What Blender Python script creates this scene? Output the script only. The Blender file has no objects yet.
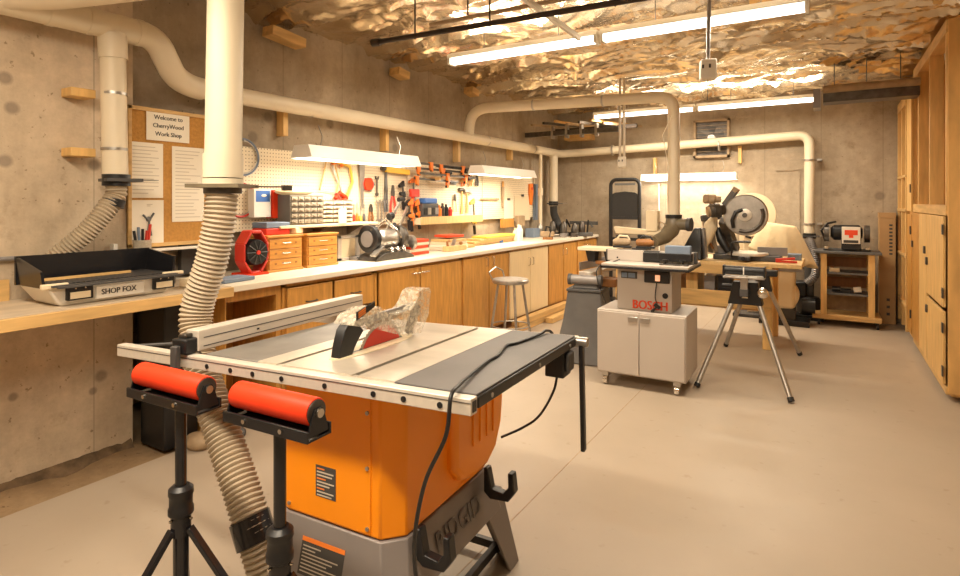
import bpy, bmesh, math, random
from mathutils import Vector, Matrix, noise
PI = math.pi
rnd = random.Random(7)
SC = bpy.context.scene
COL = SC.collection

# ------------------------------------------------------------------ camera, world, exposure
cam_d = bpy.data.cameras.new('camera'); cam = bpy.data.objects.new('camera', cam_d); COL.objects.link(cam)
F, TH, EYE, HZ = 570.0, math.atan((828-480)/570.0), 1.37, 202.0
cam_d.sensor_width = 36.0; cam_d.lens = F/960*36.0
cam_d.shift_y = -(288-HZ)/960.0
cam_d.clip_start = 0.02
cam.location = (0, 0, EYE); cam.rotation_euler = (PI/2, 0, TH)
SC.camera = cam
w = bpy.data.worlds.new('world'); SC.world = w; w.use_nodes = True
w.node_tree.nodes['Background'].inputs[0].default_value = (1.0, .8, .6, 1)
w.node_tree.nodes['Background'].inputs[1].default_value = 0.15
SC.view_settings.view_transform = 'Standard'; SC.view_settings.look = 'None'
SC.view_settings.gamma = 1; SC.view_settings.use_curve_mapping = False
SC.view_settings.exposure = 0.0
WARM = (1.0, .86, .67)
LAMP_W = 66.0        # watts of one 2.4 m ceiling fixture
SHOP_W = 20.0        # watts of one 1.2 m shop light

def at(px, py, X=None, Y=None, Z=None):
    """room point seen at a pixel of the photo, on one known plane of the room"""
    c, s = math.cos(TH), math.sin(TH); r = (px-480)/F
    d = (-s+r*c, c+r*s, -(py-HZ)/F)
    k = X/d[0] if X is not None else Y/d[1] if Y is not None else (Z-EYE)/d[2]
    return Vector((d[0]*k, d[1]*k, EYE+d[2]*k))

# ------------------------------------------------------------------ materials
MATS = {}
def mat(name, col, rough=.5, metal=0., var=0., vscale=6., bump=0., bscale=60., grain=None, col2=None, spec=.5, alpha=1., trans=0.):
    m = bpy.data.materials.new(name); m.use_nodes = True; MATS[name] = m
    nt = m.node_tree; N = nt.nodes; Lk = nt.links; b = N['Principled BSDF']
    b.inputs['Base Color'].default_value = (*col, 1); b.inputs['Roughness'].default_value = rough
    b.inputs['Metallic'].default_value = metal; b.inputs['Specular IOR Level'].default_value = spec
    b.inputs['Alpha'].default_value = alpha; b.inputs['Transmission Weight'].default_value = trans
    tc = N.new('ShaderNodeTexCoord'); mp = N.new('ShaderNodeMapping'); Lk.new(tc.outputs['Object'], mp.inputs[0])
    if grain: mp.inputs['Scale'].default_value = grain
    if var > 0 or col2:
        n = N.new('ShaderNodeTexNoise'); n.inputs['Scale'].default_value = vscale; n.inputs['Detail'].default_value = 6
        Lk.new(mp.outputs[0], n.inputs['Vector'])
        r = N.new('ShaderNodeValToRGB'); c2 = col2 or tuple(c*(1-var) for c in col)
        r.color_ramp.elements[0].position = .32; r.color_ramp.elements[1].position = .68
        r.color_ramp.elements[0].color = (*c2, 1); r.color_ramp.elements[1].color = (*col, 1)
        Lk.new(n.outputs['Fac'], r.inputs[0]); Lk.new(r.outputs[0], b.inputs['Base Color'])
    if bump > 0:
        n2 = N.new('ShaderNodeTexNoise'); n2.inputs['Scale'].default_value = bscale; n2.inputs['Detail'].default_value = 4
        Lk.new(mp.outputs[0], n2.inputs['Vector'])
        bp = N.new('ShaderNodeBump'); bp.inputs['Strength'].default_value = bump; bp.inputs['Distance'].default_value = .01
        Lk.new(n2.outputs['Fac'], bp.inputs['Height']); Lk.new(bp.outputs[0], b.inputs['Normal'])
    return m

mat('pvc', (.76, .66, .49), .45, var=.12, vscale=2)
mat('hose', (.50, .405, .285), .5, var=.25, vscale=5)
mat('steel_band', (.45, .42, .38), .35, .8)
mat('black', (.012, .012, .013), .4, var=.3, vscale=20)
mat('black_gloss', (.012, .012, .014), .22)
mat('dark_grey', (.075, .072, .07), .5, var=.25, vscale=10)
mat('charcoal', (.13, .125, .12), .5, var=.2, vscale=8)
mat('grey_metal', (.30, .28, .27), .42, .35, var=.2, vscale=9)
mat('base_grey', (.24, .21, .195), .45, .15, var=.12, vscale=4)
mat('bosch_grey', (.52, .46, .40), .5, var=.05, vscale=4)
mat('cast_iron', (.64, .57, .47), .36, .40, var=.22, vscale=4, grain=(1, 3, 1))
mat('wing_steel', (.27, .25, .225), .42, .4, var=.35, vscale=6)
mat('laminate', (.13, .12, .115), .5, var=.18, vscale=7)
mat('aluminium', (.72, .66, .57), .38, .3, var=.08, vscale=8, grain=(8, 1, 8))
mat('chrome', (.72, .68, .62), .2, 1.)
mat('steel', (.5, .47, .43), .35, .85, var=.2, vscale=20)
mat('dark_steel', (.14, .125, .11), .4, .7, var=.4, vscale=20)
mat('orange_paint', (1.0, .31, .0), .42, var=.06, vscale=3)
mat('orange', (.85, .22, .03), .45)
mat('roller_red', (.80, .05, .012), .5, var=.12, vscale=10, spec=.25)
mat('red', (.68, .045, .025), .45, var=.12)
mat('white', (.80, .75, .66), .5, var=.05)
mat('white_metal', (.82, .79, .72), .35)
mat('paper', (.84, .77, .64), .8)
mat('ink', (.06, .055, .05), .8)
mat('faint_ink', (.56, .49, .39), .8)
mat('red_ink', (.78, .07, .02), .6)
mat('cream', (.80, .67, .46), .55, var=.08, vscale=4)
mat('cloth', (.80, .66, .42), .9, var=.18, vscale=5, bump=.4, bscale=18)
mat('wall_plate', (.82, .76, .66), .5)
mat('oak', (.62, .30, .065), .42, var=.30, vscale=5, grain=(9, 9, 1.1))
mat('oak_dark', (.36, .15, .04), .5, var=.3, vscale=5, grain=(6, 6, 1.))
mat('pale_door', (.80, .62, .36), .45, var=.08, vscale=5, grain=(9, 9, 1))
mat('maple', (.74, .50, .22), .5, var=.2, vscale=5, grain=(9, 9, 1.2))
mat('pine', (.80, .50, .18), .55, var=.28, vscale=4, grain=(7, 7, .9))
mat('pine_y', (.72, .45, .17), .55, var=.28, vscale=4, grain=(7, .9, 7))
mat('pine_x', (.72, .45, .17), .55, var=.28, vscale=4, grain=(.9, 7, 7))
mat('plywood', (.78, .45, .15), .6, var=.3, vscale=3, grain=(3, 3, 1))
mat('counter_white', (.80, .72, .58), .4, var=.06, vscale=4)
mat('counter_wood', (.62, .50, .36), .5, var=.25, vscale=4, grain=(3, 1, 3))
mat('cork', (.55, .27, .06), .9, var=.2, vscale=60, bump=.3, bscale=150)
mat('cardboard', (.50, .30, .13), .8, var=.12, vscale=5)
mat('chest_wood', (.66, .30, .06), .45, var=.3, vscale=6, grain=(4, 1, 9))
mat('blue', (.06, .17, .50), .5)
mat('slate_blue', (.17, .22, .30), .6)
mat('yellow', (.85, .55, .08), .5)
mat('tan', (.45, .32, .19), .6, var=.3, vscale=15)
mat('olive_plastic', (.20, .16, .10), .4, var=.3, vscale=12)
mat('rubber', (.02, .02, .02), .7)
mat('clear_drawer', (.50, .43, .33), .25, var=.3, vscale=60)
mat('organizer_grey', (.16, .14, .11), .5)
mat('book', (.70, .58, .44), .7)
mat('dirt', (.20, .13, .07), .95, var=.6, vscale=15, bump=.8, bscale=40)
mat('iron_pipe', (.05, .035, .025), .5, .5, var=.4, vscale=8)
mat('conduit', (.68, .60, .48), .4, .3)
mat('kraft', (.50, .28, .09), .75, var=.25, vscale=6)

def emis(name, col, s):
    m = bpy.data.materials.new(name); m.use_nodes = True; MATS[name] = m
    N = m.node_tree.nodes; b = N['Principled BSDF']
    b.inputs['Base Color'].default_value = (.9, .9, .9, 1)
    b.inputs['Emission Color'].default_value = (*col, 1); b.inputs['Emission Strength'].default_value = s
    return m
emis('tube_glow', (1., .93, .82), 5.0)
emis('switch_glow', (1., .25, .04), .6)

def concrete(name, a, b, c, boards=True, plugs=()):
    m = bpy.data.materials.new(name); m.use_nodes = True; MATS[name] = m
    nt = m.node_tree; N = nt.nodes; L = nt.links; P = N['Principled BSDF']; P.inputs['Roughness'].default_value = .85
    tc = N.new('ShaderNodeTexCoord'); out = tc.outputs['Object']
    def noi(sc, det=6, scale=(1, 1, 1), rough=.6):
        mp = N.new('ShaderNodeMapping'); mp.inputs['Scale'].default_value = scale; L.new(out, mp.inputs[0])
        n = N.new('ShaderNodeTexNoise'); n.inputs['Scale'].default_value = sc; n.inputs['Detail'].default_value = det
        n.inputs['Roughness'].default_value = rough; L.new(mp.outputs[0], n.inputs['Vector']); return n.outputs['Fac']
    def ramp(f, p0, p1, c0, c1):
        r = N.new('ShaderNodeValToRGB'); e = r.color_ramp.elements
        e[0].position, e[1].position = p0, p1; e[0].color, e[1].color = (*c0, 1), (*c1, 1); L.new(f, r.inputs[0]); return r.outputs[0]
    def mix(f, x, y, mode='MIX'):
        q = N.new('ShaderNodeMix'); q.data_type = 'RGBA'; q.blend_type = mode
        if isinstance(f, float): q.inputs[0].default_value = f
        else: L.new(f, q.inputs[0])
        L.new(x, q.inputs[6]); L.new(y, q.inputs[7]); return q.outputs[2]
    base = ramp(noi(1.1, 8), .35, .68, b, a)
    fine = ramp(noi(9, 8, rough=.7), .3, .7, (.78, .78, .78), (1.1, 1.1, 1.1))
    col = mix(1.0, base, fine, 'MULTIPLY')
    streak = ramp(noi(1.6, 5, (1.5, 1.5, .18)), .42, .70, (1, 1, 1), (.72, .68, .62))
    col = mix(.8, col, streak, 'MULTIPLY')
    pits = ramp(noi(26, 3), .66, .70, (1, 1, 1), (.45, .40, .33))
    col = mix(.8, col, pits, 'MULTIPLY')
    blot = ramp(noi(3.2, 7, (1, 1, 1), .75), .58, .72, (1, 1, 1), (.70, .66, .60))
    col = mix(.9, col, blot, 'MULTIPLY')
    if boards:      # form-board joints
        sp = N.new('ShaderNodeSeparateXYZ'); L.new(out, sp.inputs[0])
        ad = N.new('ShaderNodeMath'); ad.operation = 'ADD'; L.new(sp.outputs[0], ad.inputs[0]); L.new(sp.outputs[1], ad.inputs[1])
        pp = N.new('ShaderNodeMath'); pp.operation = 'PINGPONG'; pp.inputs[1].default_value = .305; L.new(ad.outputs[0], pp.inputs[0])
        ls = N.new('ShaderNodeMath'); ls.operation = 'LESS_THAN'; ls.inputs[1].default_value = .004; L.new(pp.outputs[0], ls.inputs[0])
        dk = N.new('ShaderNodeRGB'); dk.outputs[0].default_value = (*[x*.55 for x in b], 1)
        ml = N.new('ShaderNodeMath'); ml.operation = 'MULTIPLY'; ml.inputs[1].default_value = .55; L.new(ls.outputs[0], ml.inputs[0])
        col = mix(ml.outputs[0], col, dk.outputs[0])
    for (pt, r) in plugs:   # tie-rod plugs
        vd = N.new('ShaderNodeVectorMath'); vd.operation = 'DISTANCE'; L.new(out, vd.inputs[0]); vd.inputs[1].default_value = pt
        mr = N.new('ShaderNodeMapRange'); mr.inputs[1].default_value = r*.7; mr.inputs[2].default_value = r*1.25
        mr.inputs[3].default_value = .55; mr.inputs[4].default_value = 0; L.new(vd.outputs['Value'], mr.inputs[0])
        dk = N.new('ShaderNodeRGB'); dk.outputs[0].default_value = (*c, 1)
        col = mix(mr.outputs[0], col, dk.outputs[0])
    L.new(col, P.inputs['Base Color'])
    bp = N.new('ShaderNodeBump'); bp.inputs['Strength'].default_value = .5; bp.inputs['Distance'].default_value = .01
    L.new(noi(22, 6), bp.inputs['Height']); L.new(bp.outputs[0], P.inputs['Normal'])
    return m
def pts_on(lst, X=None, Y=None, r=.035):
    return [(tuple(at(a, b, X=X, Y=Y)), r) for a, b in lst]
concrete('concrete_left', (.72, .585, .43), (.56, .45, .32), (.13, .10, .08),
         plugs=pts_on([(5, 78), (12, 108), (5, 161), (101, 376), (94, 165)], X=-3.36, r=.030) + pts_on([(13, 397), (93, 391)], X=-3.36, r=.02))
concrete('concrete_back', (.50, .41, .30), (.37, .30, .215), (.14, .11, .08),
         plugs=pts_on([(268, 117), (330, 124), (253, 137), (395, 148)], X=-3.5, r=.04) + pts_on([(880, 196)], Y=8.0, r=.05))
concrete('concrete_floor_rough', (.46, .33, .19), (.23, .14, .065), (.2, .15, .1), boards=False)

def floor_mat():
    m = bpy.data.materials.new('painted_floor'); m.use_nodes = True; MATS['painted_floor'] = m
    nt = m.node_tree; N = nt.nodes; L = nt.links; P = N['Principled BSDF']; P.inputs['Roughness'].default_value = .42
    tc = N.new('ShaderNodeTexCoord')
    def noi(s, d=5):
        n = N.new('ShaderNodeTexNoise'); n.inputs['Scale'].default_value = s; n.inputs['Detail'].default_value = d
        L.new(tc.outputs['Object'], n.inputs['Vector']); return n.outputs['Fac']
    r = N.new('ShaderNodeValToRGB'); e = r.color_ramp.elements
    e[0].position, e[1].position = .3, .7; e[0].color = (.375, .305, .228, 1); e[1].color = (.44, .36, .275, 1)
    L.new(noi(.9, 7), r.inputs[0])
    sc = N.new('ShaderNodeValToRGB'); e = sc.color_ramp.elements
    e[0].position, e[1].position = .66, .74; e[0].color = (1, 1, 1, 1); e[1].color = (.82, .78, .72, 1)
    L.new(noi(14, 3), sc.inputs[0])
    mx = N.new('ShaderNodeMix'); mx.data_type = 'RGBA'; mx.blend_type = 'MULTIPLY'; mx.inputs[0].default_value = .7
    L.new(r.outputs[0], mx.inputs[6]); L.new(sc.outputs[0], mx.inputs[7]); L.new(mx.outputs[2], P.inputs['Base Color'])
    rr = N.new('ShaderNodeMapRange'); rr.inputs[3].default_value = .32; rr.inputs[4].default_value = .58
    L.new(noi(3, 4), rr.inputs[0]); L.new(rr.outputs[0], P.inputs['Roughness'])
    bp = N.new('ShaderNodeBump'); bp.inputs['Strength'].default_value = .12; bp.inputs['Distance'].default_value = .01
    L.new(noi(5, 4), bp.inputs['Height']); L.new(bp.outputs[0], P.inputs['Normal'])
floor_mat()

def foil_mat():
    m = bpy.data.materials.new('foil'); m.use_nodes = True; MATS['foil'] = m
    nt = m.node_tree; N = nt.nodes; L = nt.links; P = N['Principled BSDF']
    P.inputs['Metallic'].default_value = .93; P.inputs['Roughness'].default_value = .22
    tc = N.new('ShaderNodeTexCoord'); mp = N.new('ShaderNodeMapping'); mp.inputs['Scale'].default_value = (1, 1.7, 1)
    L.new(tc.outputs['Object'], mp.inputs[0])
    n = N.new('ShaderNodeTexNoise'); n.inputs['Scale'].default_value = 1.1; n.inputs['Detail'].default_value = 5
    L.new(mp.outputs[0], n.inputs['Vector'])
    r = N.new('ShaderNodeValToRGB'); e = r.color_ramp.elements
    e[0].position, e[1].position = .36, .60; e[0].color = (.66, .53, .36, 1); e[1].color = (.93, .84, .68, 1)
    L.new(n.outputs['Fac'], r.inputs[0])
    # places where the foil has peeled off the brown paper backing, mostly towards the shelves
    sp = N.new('ShaderNodeSeparateXYZ'); L.new(tc.outputs['Object'], sp.inputs[0])
    n2 = N.new('ShaderNodeTexNoise'); n2.inputs['Scale'].default_value = 2.3; n2.inputs['Detail'].default_value = 3
    L.new(tc.outputs['Object'], n2.inputs['Vector'])
    xr = N.new('ShaderNodeMapRange'); xr.inputs[1].default_value = -.9; xr.inputs[2].default_value = 1.0
    xr.inputs[3].default_value = -.10; xr.inputs[4].default_value = .09; L.new(sp.outputs[0], xr.inputs[0])
    ad = N.new('ShaderNodeMath'); ad.operation = 'ADD'; L.new(n2.outputs['Fac'], ad.inputs[0]); L.new(xr.outputs[0], ad.inputs[1])
    gt = N.new('ShaderNodeMath'); gt.operation = 'GREATER_THAN'; gt.inputs[1].default_value = .635; L.new(ad.outputs[0], gt.inputs[0])
    mx = N.new('ShaderNodeMix'); mx.data_type = 'RGBA'; L.new(gt.outputs[0], mx.inputs[0]); L.new(r.outputs[0], mx.inputs[6])
    mx.inputs[7].default_value = (.66, .40, .14, 1); L.new(mx.outputs[2], P.inputs['Base Color'])
    mm = N.new('ShaderNodeMapRange'); mm.inputs[3].default_value = .93; mm.inputs[4].default_value = .05
    L.new(gt.outputs[0], mm.inputs[0]); L.new(mm.outputs[0], P.inputs['Metallic'])
    v = N.new('ShaderNodeTexVoronoi'); v.feature = 'DISTANCE_TO_EDGE'; v.inputs['Scale'].default_value = 3.6
    n3 = N.new('ShaderNodeTexNoise'); n3.inputs['Scale'].default_value = 6; n3.inputs['Detail'].default_value = 3
    L.new(mp.outputs[0], n3.inputs['Vector'])
    m3 = N.new('ShaderNodeMix'); m3.data_type = 'RGBA'; m3.inputs[0].default_value = .35
    L.new(mp.outputs[0], m3.inputs[6]); L.new(n3.outputs['Color'], m3.inputs[7]); L.new(m3.outputs[2], v.inputs['Vector'])
    bp = N.new('ShaderNodeBump'); bp.inputs['Strength'].default_value = .5; bp.inputs['Distance'].default_value = .012
    L.new(v.outputs['Distance'], bp.inputs['Height']); L.new(bp.outputs[0], P.inputs['Normal'])
foil_mat()

def pegboard_mat():
    m = bpy.data.materials.new('pegboard'); m.use_nodes = True; MATS['pegboard'] = m
    nt = m.node_tree; N = nt.nodes; L = nt.links; P = N['Principled BSDF']; P.inputs['Roughness'].default_value = .6
    tc = N.new('ShaderNodeTexCoord'); sp = N.new('ShaderNodeSeparateXYZ'); L.new(tc.outputs['Object'], sp.inputs[0])
    ds = []
    for k in (1, 2):
        pp = N.new('ShaderNodeMath'); pp.operation = 'PINGPONG'; pp.inputs[1].default_value = .0127
        L.new(sp.outputs[k], pp.inputs[0])
        sq = N.new('ShaderNodeMath'); sq.operation = 'POWER'; sq.inputs[1].default_value = 2; L.new(pp.outputs[0], sq.inputs[0]); ds.append(sq)
    ad = N.new('ShaderNodeMath'); ad.operation = 'ADD'; L.new(ds[0].outputs[0], ad.inputs[0]); L.new(ds[1].outputs[0], ad.inputs[1])
    ls = N.new('ShaderNodeMath'); ls.operation = 'LESS_THAN'; ls.inputs[1].default_value = .0040**2; L.new(ad.outputs[0], ls.inputs[0])
    mx = N.new('ShaderNodeMix'); mx.data_type = 'RGBA'; L.new(ls.outputs[0], mx.inputs[0])
    mx.inputs[6].default_value = (.80, .69, .50, 1); mx.inputs[7].default_value = (.20, .14, .08, 1)
    L.new(mx.outputs[2], P.inputs['Base Color'])
pegboard_mat()

def clear_mat():
    m = bpy.data.materials.new('clear_plastic'); m.use_nodes = True; MATS['clear_plastic'] = m
    nt = m.node_tree; N = nt.nodes; L = nt.links; P = N['Principled BSDF']
    P.inputs['Base Color'].default_value = (.85, .78, .64, 1); P.inputs['Roughness'].default_value = .18
    tc = N.new('ShaderNodeTexCoord'); n = N.new('ShaderNodeTexNoise'); n.inputs['Scale'].default_value = 70; n.inputs['Detail'].default_value = 5
    L.new(tc.outputs['Object'], n.inputs['Vector'])
    r = N.new('ShaderNodeMapRange'); r.inputs[1].default_value = .35; r.inputs[2].default_value = .65; r.inputs[3].default_value = .08; r.inputs[4].default_value = .5
    L.new(n.outputs['Fac'], r.inputs[0]); L.new(r.outputs[0], P.inputs['Alpha'])
clear_mat()

# ------------------------------------------------------------------ mesh helpers
def frame_of(d):
    d = d.normalized(); a = Vector((0, 0, 1)) if abs(d.z) < .9 else Vector((1, 0, 0))
    x = d.cross(a).normalized(); return x, d.cross(x).normalized()
class B:
    def __init__(s): s.bm = bmesh.new()
    def box(s, x0, x1, y0, y1, z0, z1):
        return s.hull8([(x, y, z) for z in (z0, z1) for x, y in ((x0, y0), (x1, y0), (x1, y1), (x0, y1))])
    def hull8(s, p):
        v = [s.bm.verts.new(q) for q in p]
        for f in ((3, 2, 1, 0), (4, 5, 6, 7), (0, 1, 5, 4), (1, 2, 6, 5), (2, 3, 7, 6), (3, 0, 4, 7)): s.bm.faces.new([v[i] for i in f])
        return s
    def rbox(s, c, size, rz=0, rx=0, ry=0):
        M = Matrix.Translation(c) @ Matrix.Rotation(rz, 4, 'Z') @ Matrix.Rotation(ry, 4, 'Y') @ Matrix.Rotation(rx, 4, 'X')
        a, b, c_ = [q/2 for q in size]
        return s.hull8([M @ Vector((x*a, y*b, z*c_)) for z in (-1, 1) for x, y in ((-1, -1), (1, -1), (1, 1), (-1, 1))])
    def beam(s, p0, p1, w_, h_, up=(0, 0, 1)):
        p0, p1 = Vector(p0), Vector(p1); d = (p1-p0).normalized(); x = d.cross(Vector(up)).normalized(); y = x.cross(d).normalized()
        return s.hull8([p + x*a*w_/2 + y*b*h_/2 for p in (p0, p1) for a, b in ((-1, -1), (1, -1), (1, 1), (-1, 1))])
    def rings(s, rings, cap=True, closed=False):
        vs = [[s.bm.verts.new(p) for p in r] for r in rings]; n = len(vs[0]); m = len(vs)
        for i in range(m if closed else m-1):
            a, b = vs[i], vs[(i+1) % m]
            for k in range(n): s.bm.faces.new((a[k], a[(k+1) % n], b[(k+1) % n], b[k]))
        if cap and not closed:
            s.bm.faces.new(vs[0][::-1]); s.bm.faces.new(vs[-1])
        return s
    def cyl(s, p0, p1, r, r2=None, n=20):
        p0, p1 = Vector(p0), Vector(p1); x, y = frame_of(p1-p0); r2 = r if r2 is None else r2
        return s.rings([[p + x*math.cos(2*PI*k/n)*q + y*math.sin(2*PI*k/n)*q for k in range(n)] for p, q in ((p0, r), (p1, r2))])
    def tube(s, pts, r, n=12, closed=False, cap=True):
        pts = [Vector(p) for p in pts]; m = len(pts); R = r if isinstance(r, (list, tuple)) else [r]*m
        out = []; px = None
        for i, p in enumerate(pts):
            a = pts[(i-1) % m] if (i or closed) else p; b = pts[(i+1) % m] if (i < m-1 or closed) else p
            d = (b-a).normalized()
            if px is None: x, y = frame_of(d)
            else:
                x = (px - d*px.dot(d)).normalized(); y = d.cross(x)
            px = x
            out.append([p + x*math.cos(2*PI*k/n)*R[i] + y*math.sin(2*PI*k/n)*R[i] for k in range(n)])
        return s.rings(out, cap, closed)
    def lathe(s, c, axis, prof, n=24):
        c = Vector(c); d = Vector(axis).normalized(); x, y = frame_of(d)
        return s.rings([[c + d*h + (x*math.cos(2*PI*k/n) + y*math.sin(2*PI*k/n))*max(r, 1e-4) for k in range(n)] for r, h in prof])
    def ball(s, c, r, n=12, sc=(1, 1, 1)):
        return s.rings([[Vector((c[0]+r*sc[0]*math.sin(a)*math.cos(2*PI*k/n), c[1]+r*sc[1]*math.sin(a)*math.sin(2*PI*k/n), c[2]-r*sc[2]*math.cos(a))) for k in range(n)]
                        for a in [max(.03, min(PI-.03, PI*i/8)) for i in range(9)]])
    def prism(s, poly, ax, a, b):
        """poly in the two other axes (in order), extruded along axis ax from a to b"""
        def mk(p, t): q = list(p); q.insert(ax, t); return q
        v0 = [s.bm.verts.new(mk(p, a)) for p in poly]; v1 = [s.bm.verts.new(mk(p, b)) for p in poly]; n = len(poly)
        s.bm.faces.new(v0[::-1]); s.bm.faces.new(v1)
        for k in range(n): s.bm.faces.new((v0[k], v0[(k+1) % n], v1[(k+1) % n], v1[k]))
        return s
    def disc(s, c, axis, r, t=.004, n=24): c = Vector(c); a = Vector(axis).normalized(); return s.cyl(c-a*t/2, c+a*t/2, r, n=n)
    def build(s, name, m, parent=None, W=False, bevel=0., smooth=True, cat=None, label=None, group=None, kind=None, seg=2):
        bm = s.bm
        bmesh.ops.recalc_face_normals(bm, faces=bm.faces[:])
        off = Vector((0, 0, 0)); loc = None
        if parent is None:
            xs = [v.co for v in bm.verts]; lo = [min(c[i] for c in xs) for i in range(3)]; hi = [max(c[i] for c in xs) for i in range(3)]
            if kind != 'structure':
                loc = Vector(((lo[0]+hi[0])/2, (lo[1]+hi[1])/2, lo[2])); off = loc
        elif W:
            r = parent
            while r.parent: r = r.parent
            off = r.location
        if off.length: bmesh.ops.translate(bm, verts=bm.verts[:], vec=-off)
        me = bpy.data.meshes.new(name); bm.to_mesh(me); bm.free()
        mm = m if isinstance(m, (list, tuple)) else [m]
        for q in mm: me.materials.append(MATS[q])
        if smooth:
            for p in me.polygons: p.use_smooth = True
            me.set_sharp_from_angle(angle=math.radians(38))
        o = bpy.data.objects.new(name, me); COL.objects.link(o)
        if loc is not None: o.location = loc
        if parent is not None: o.parent = parent
        if bevel > 0:
            bv = o.modifiers.new('bevel', 'BEVEL'); bv.width = bevel; bv.segments = seg; bv.limit_method = 'ANGLE'; bv.angle_limit = math.radians(40)
        tag(o, label, cat, group, kind)
        return o
def tag(o, label=None, cat=None, group=None, kind=None):
    if label: o['label'] = label
    if cat: o['category'] = cat
    if group: o['group'] = group
    if kind: o['kind'] = kind
    return o
def thing(name, label, cat, loc=(0, 0, 0), rz=0., group=None):
    o = bpy.data.objects.new(name, None); o.empty_display_size = .05; COL.objects.link(o)
    o.location = loc; o.rotation_euler = (0, 0, rz); tag(o, label, cat, group); return o
def struct(o): o['kind'] = 'structure'; return o
def copy_tree(o, parent=None):
    c = o.copy(); COL.objects.link(c); c.parent = parent
    for ch in list(o.children): copy_tree(ch, c)
    return c
def spline(pts, per=10):
    pts = [Vector(p) for p in pts]; P = [pts[0]*2-pts[1]] + pts + [pts[-1]*2-pts[-2]]; out = []
    for i in range(1, len(P)-2):
        for k in range(per):
            t = k/per; a, b, c, d = P[i-1:i+3]
            out.append(.5*((2*b) + (c-a)*t + (2*a-5*b+4*c-d)*t*t + (3*b-a-3*c+d)*t**3))
    return out + [pts[-1]]
def resample(pts, step):
    out = [pts[0]]; acc = 0
    for a, b in zip(pts, pts[1:]):
        l = (b-a).length; t = step-acc
        while t <= l: out.append(a+(b-a)*(t/l)); t += step
        acc = l-(t-step)
    return out
def hose_mesh(pts, r, pitch=.017, amp=.006, n=20):
    p = resample(spline(pts, 24), pitch/4)
    R = [r + amp*(.5, 1, .5, -.6)[i % 4] for i in range(len(p))]
    return B().tube(p, R, n=n)
def text_mesh(s, size, depth=.001, align='CENTER'):
    cu = bpy.data.curves.new('t', 'FONT'); cu.body = s; cu.size = size; cu.extrude = depth; cu.align_x = align; cu.align_y = 'CENTER'
    cu.resolution_u = 3
    o = bpy.data.objects.new('t', cu); COL.objects.link(o)
    dg = bpy.context.evaluated_depsgraph_get(); me = bpy.data.meshes.new_from_object(o.evaluated_get(dg))
    bm = bmesh.new(); bm.from_mesh(me); bpy.data.objects.remove(o); bpy.data.meshes.remove(me); bpy.data.curves.remove(cu); return bm
def text(name, s, size, m, origin, xdir, ydir, parent=None, W=False, depth=.001, sx=1., bold=0.):
    bm = text_mesh(s, size, depth)
    if bold:
        g = bm.copy(); bmesh.ops.translate(g, verts=g.verts[:], vec=(bold, 0, 0)); t = bpy.data.meshes.new('t'); g.to_mesh(t); bm.from_mesh(t); bpy.data.meshes.remove(t); g.free()
    x = Vector(xdir).normalized(); y = Vector(ydir).normalized(); z = x.cross(y)
    M = Matrix(((x.x*sx, y.x, z.x, origin[0]), (x.y*sx, y.y, z.y, origin[1]), (x.z*sx, y.z, z.z, origin[2]), (0, 0, 0, 1)))
    bmesh.ops.transform(bm, matrix=M, verts=bm.verts[:])
    b = B(); b.bm.free(); b.bm = bm
    return b.build(name, m, parent, W, smooth=False)

# ------------------------------------------------------------------ the room
YB, YN, XL, XR = 8.0, -2.2, -3.5, 1.35
struct(B().box(-3.06, XR, YN, YB, -.12, 0).build('floor', 'painted_floor', kind='structure', smooth=False))
def rough_strip():
    b = B(); nx, ny = 10, 120; g = []
    for i in range(nx+1):
        row = []
        for j in range(ny+1):
            x = -4.1+(1.045)*i/nx; y = YN+(YB-YN)*j/ny
            z = -.022+.016*noise.noise(Vector((x*5, y*5, 0))) + (.035*max(0, 1-abs(x+3.36)/.12)*(.6+.6*noise.noise(Vector((x*9, y*9, 3)))) if y < 1.8 else 0)
            row.append(b.bm.verts.new((x, y, z)))
        g.append(row)
    for i in range(nx):
        for j in range(ny): b.bm.faces.new((g[i][j], g[i+1][j], g[i+1][j+1], g[i][j+1]))
    return b
rough_strip().build('floor', 'concrete_floor_rough', kind='structure')
def dirt():
    b = B(); n = 160; rings = []
    for i in range(n+1):
        y = YN+.05+(1.72-YN-.05)*i/n; h = .022+.022*max(0, noise.noise(Vector((y*7, 2, 0))))+.012*noise.noise(Vector((y*23, 5, 0))); w_ = .05+.05*noise.noise(Vector((y*4, 9, 0)))
        rings.append([(-3.37, y, -.04), (-3.37, y, h+.015), (-3.35, y, h), (-3.355+w_*.3, y, h*.4), (-3.35+w_*.75, y, -.016), (-3.35+w_*.75, y, -.04)])
    return b.rings(rings)
dirt().build('dirt_line', 'dirt', cat='dirt', label='ridge of dark dirt along the foot of the thick concrete wall', kind='stuff')
# joint cut in the slab
B().box(-1.164, -1.160, YN, YB, .0003, .0012).build('trim_1', 'tan', kind='structure', smooth=False)
# left wall: thick footing block near the camera, recessed wall beyond with a dark niche at the bottom
B().box(-4.2, -3.36, YN, 1.73, -.1, 2.9).build('wall_left', 'concrete_left', kind='structure', smooth=False)
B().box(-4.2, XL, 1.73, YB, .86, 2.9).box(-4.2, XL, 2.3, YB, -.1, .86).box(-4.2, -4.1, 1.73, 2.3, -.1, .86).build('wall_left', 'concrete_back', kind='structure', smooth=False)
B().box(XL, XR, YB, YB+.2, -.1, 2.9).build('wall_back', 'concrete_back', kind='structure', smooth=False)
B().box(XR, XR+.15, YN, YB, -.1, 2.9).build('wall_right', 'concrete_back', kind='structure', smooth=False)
B().box(-4.2, XR, YN-.15, YN, -.1, 2.9).build('wall_front', 'concrete_left', kind='structure', smooth=False)

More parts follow.
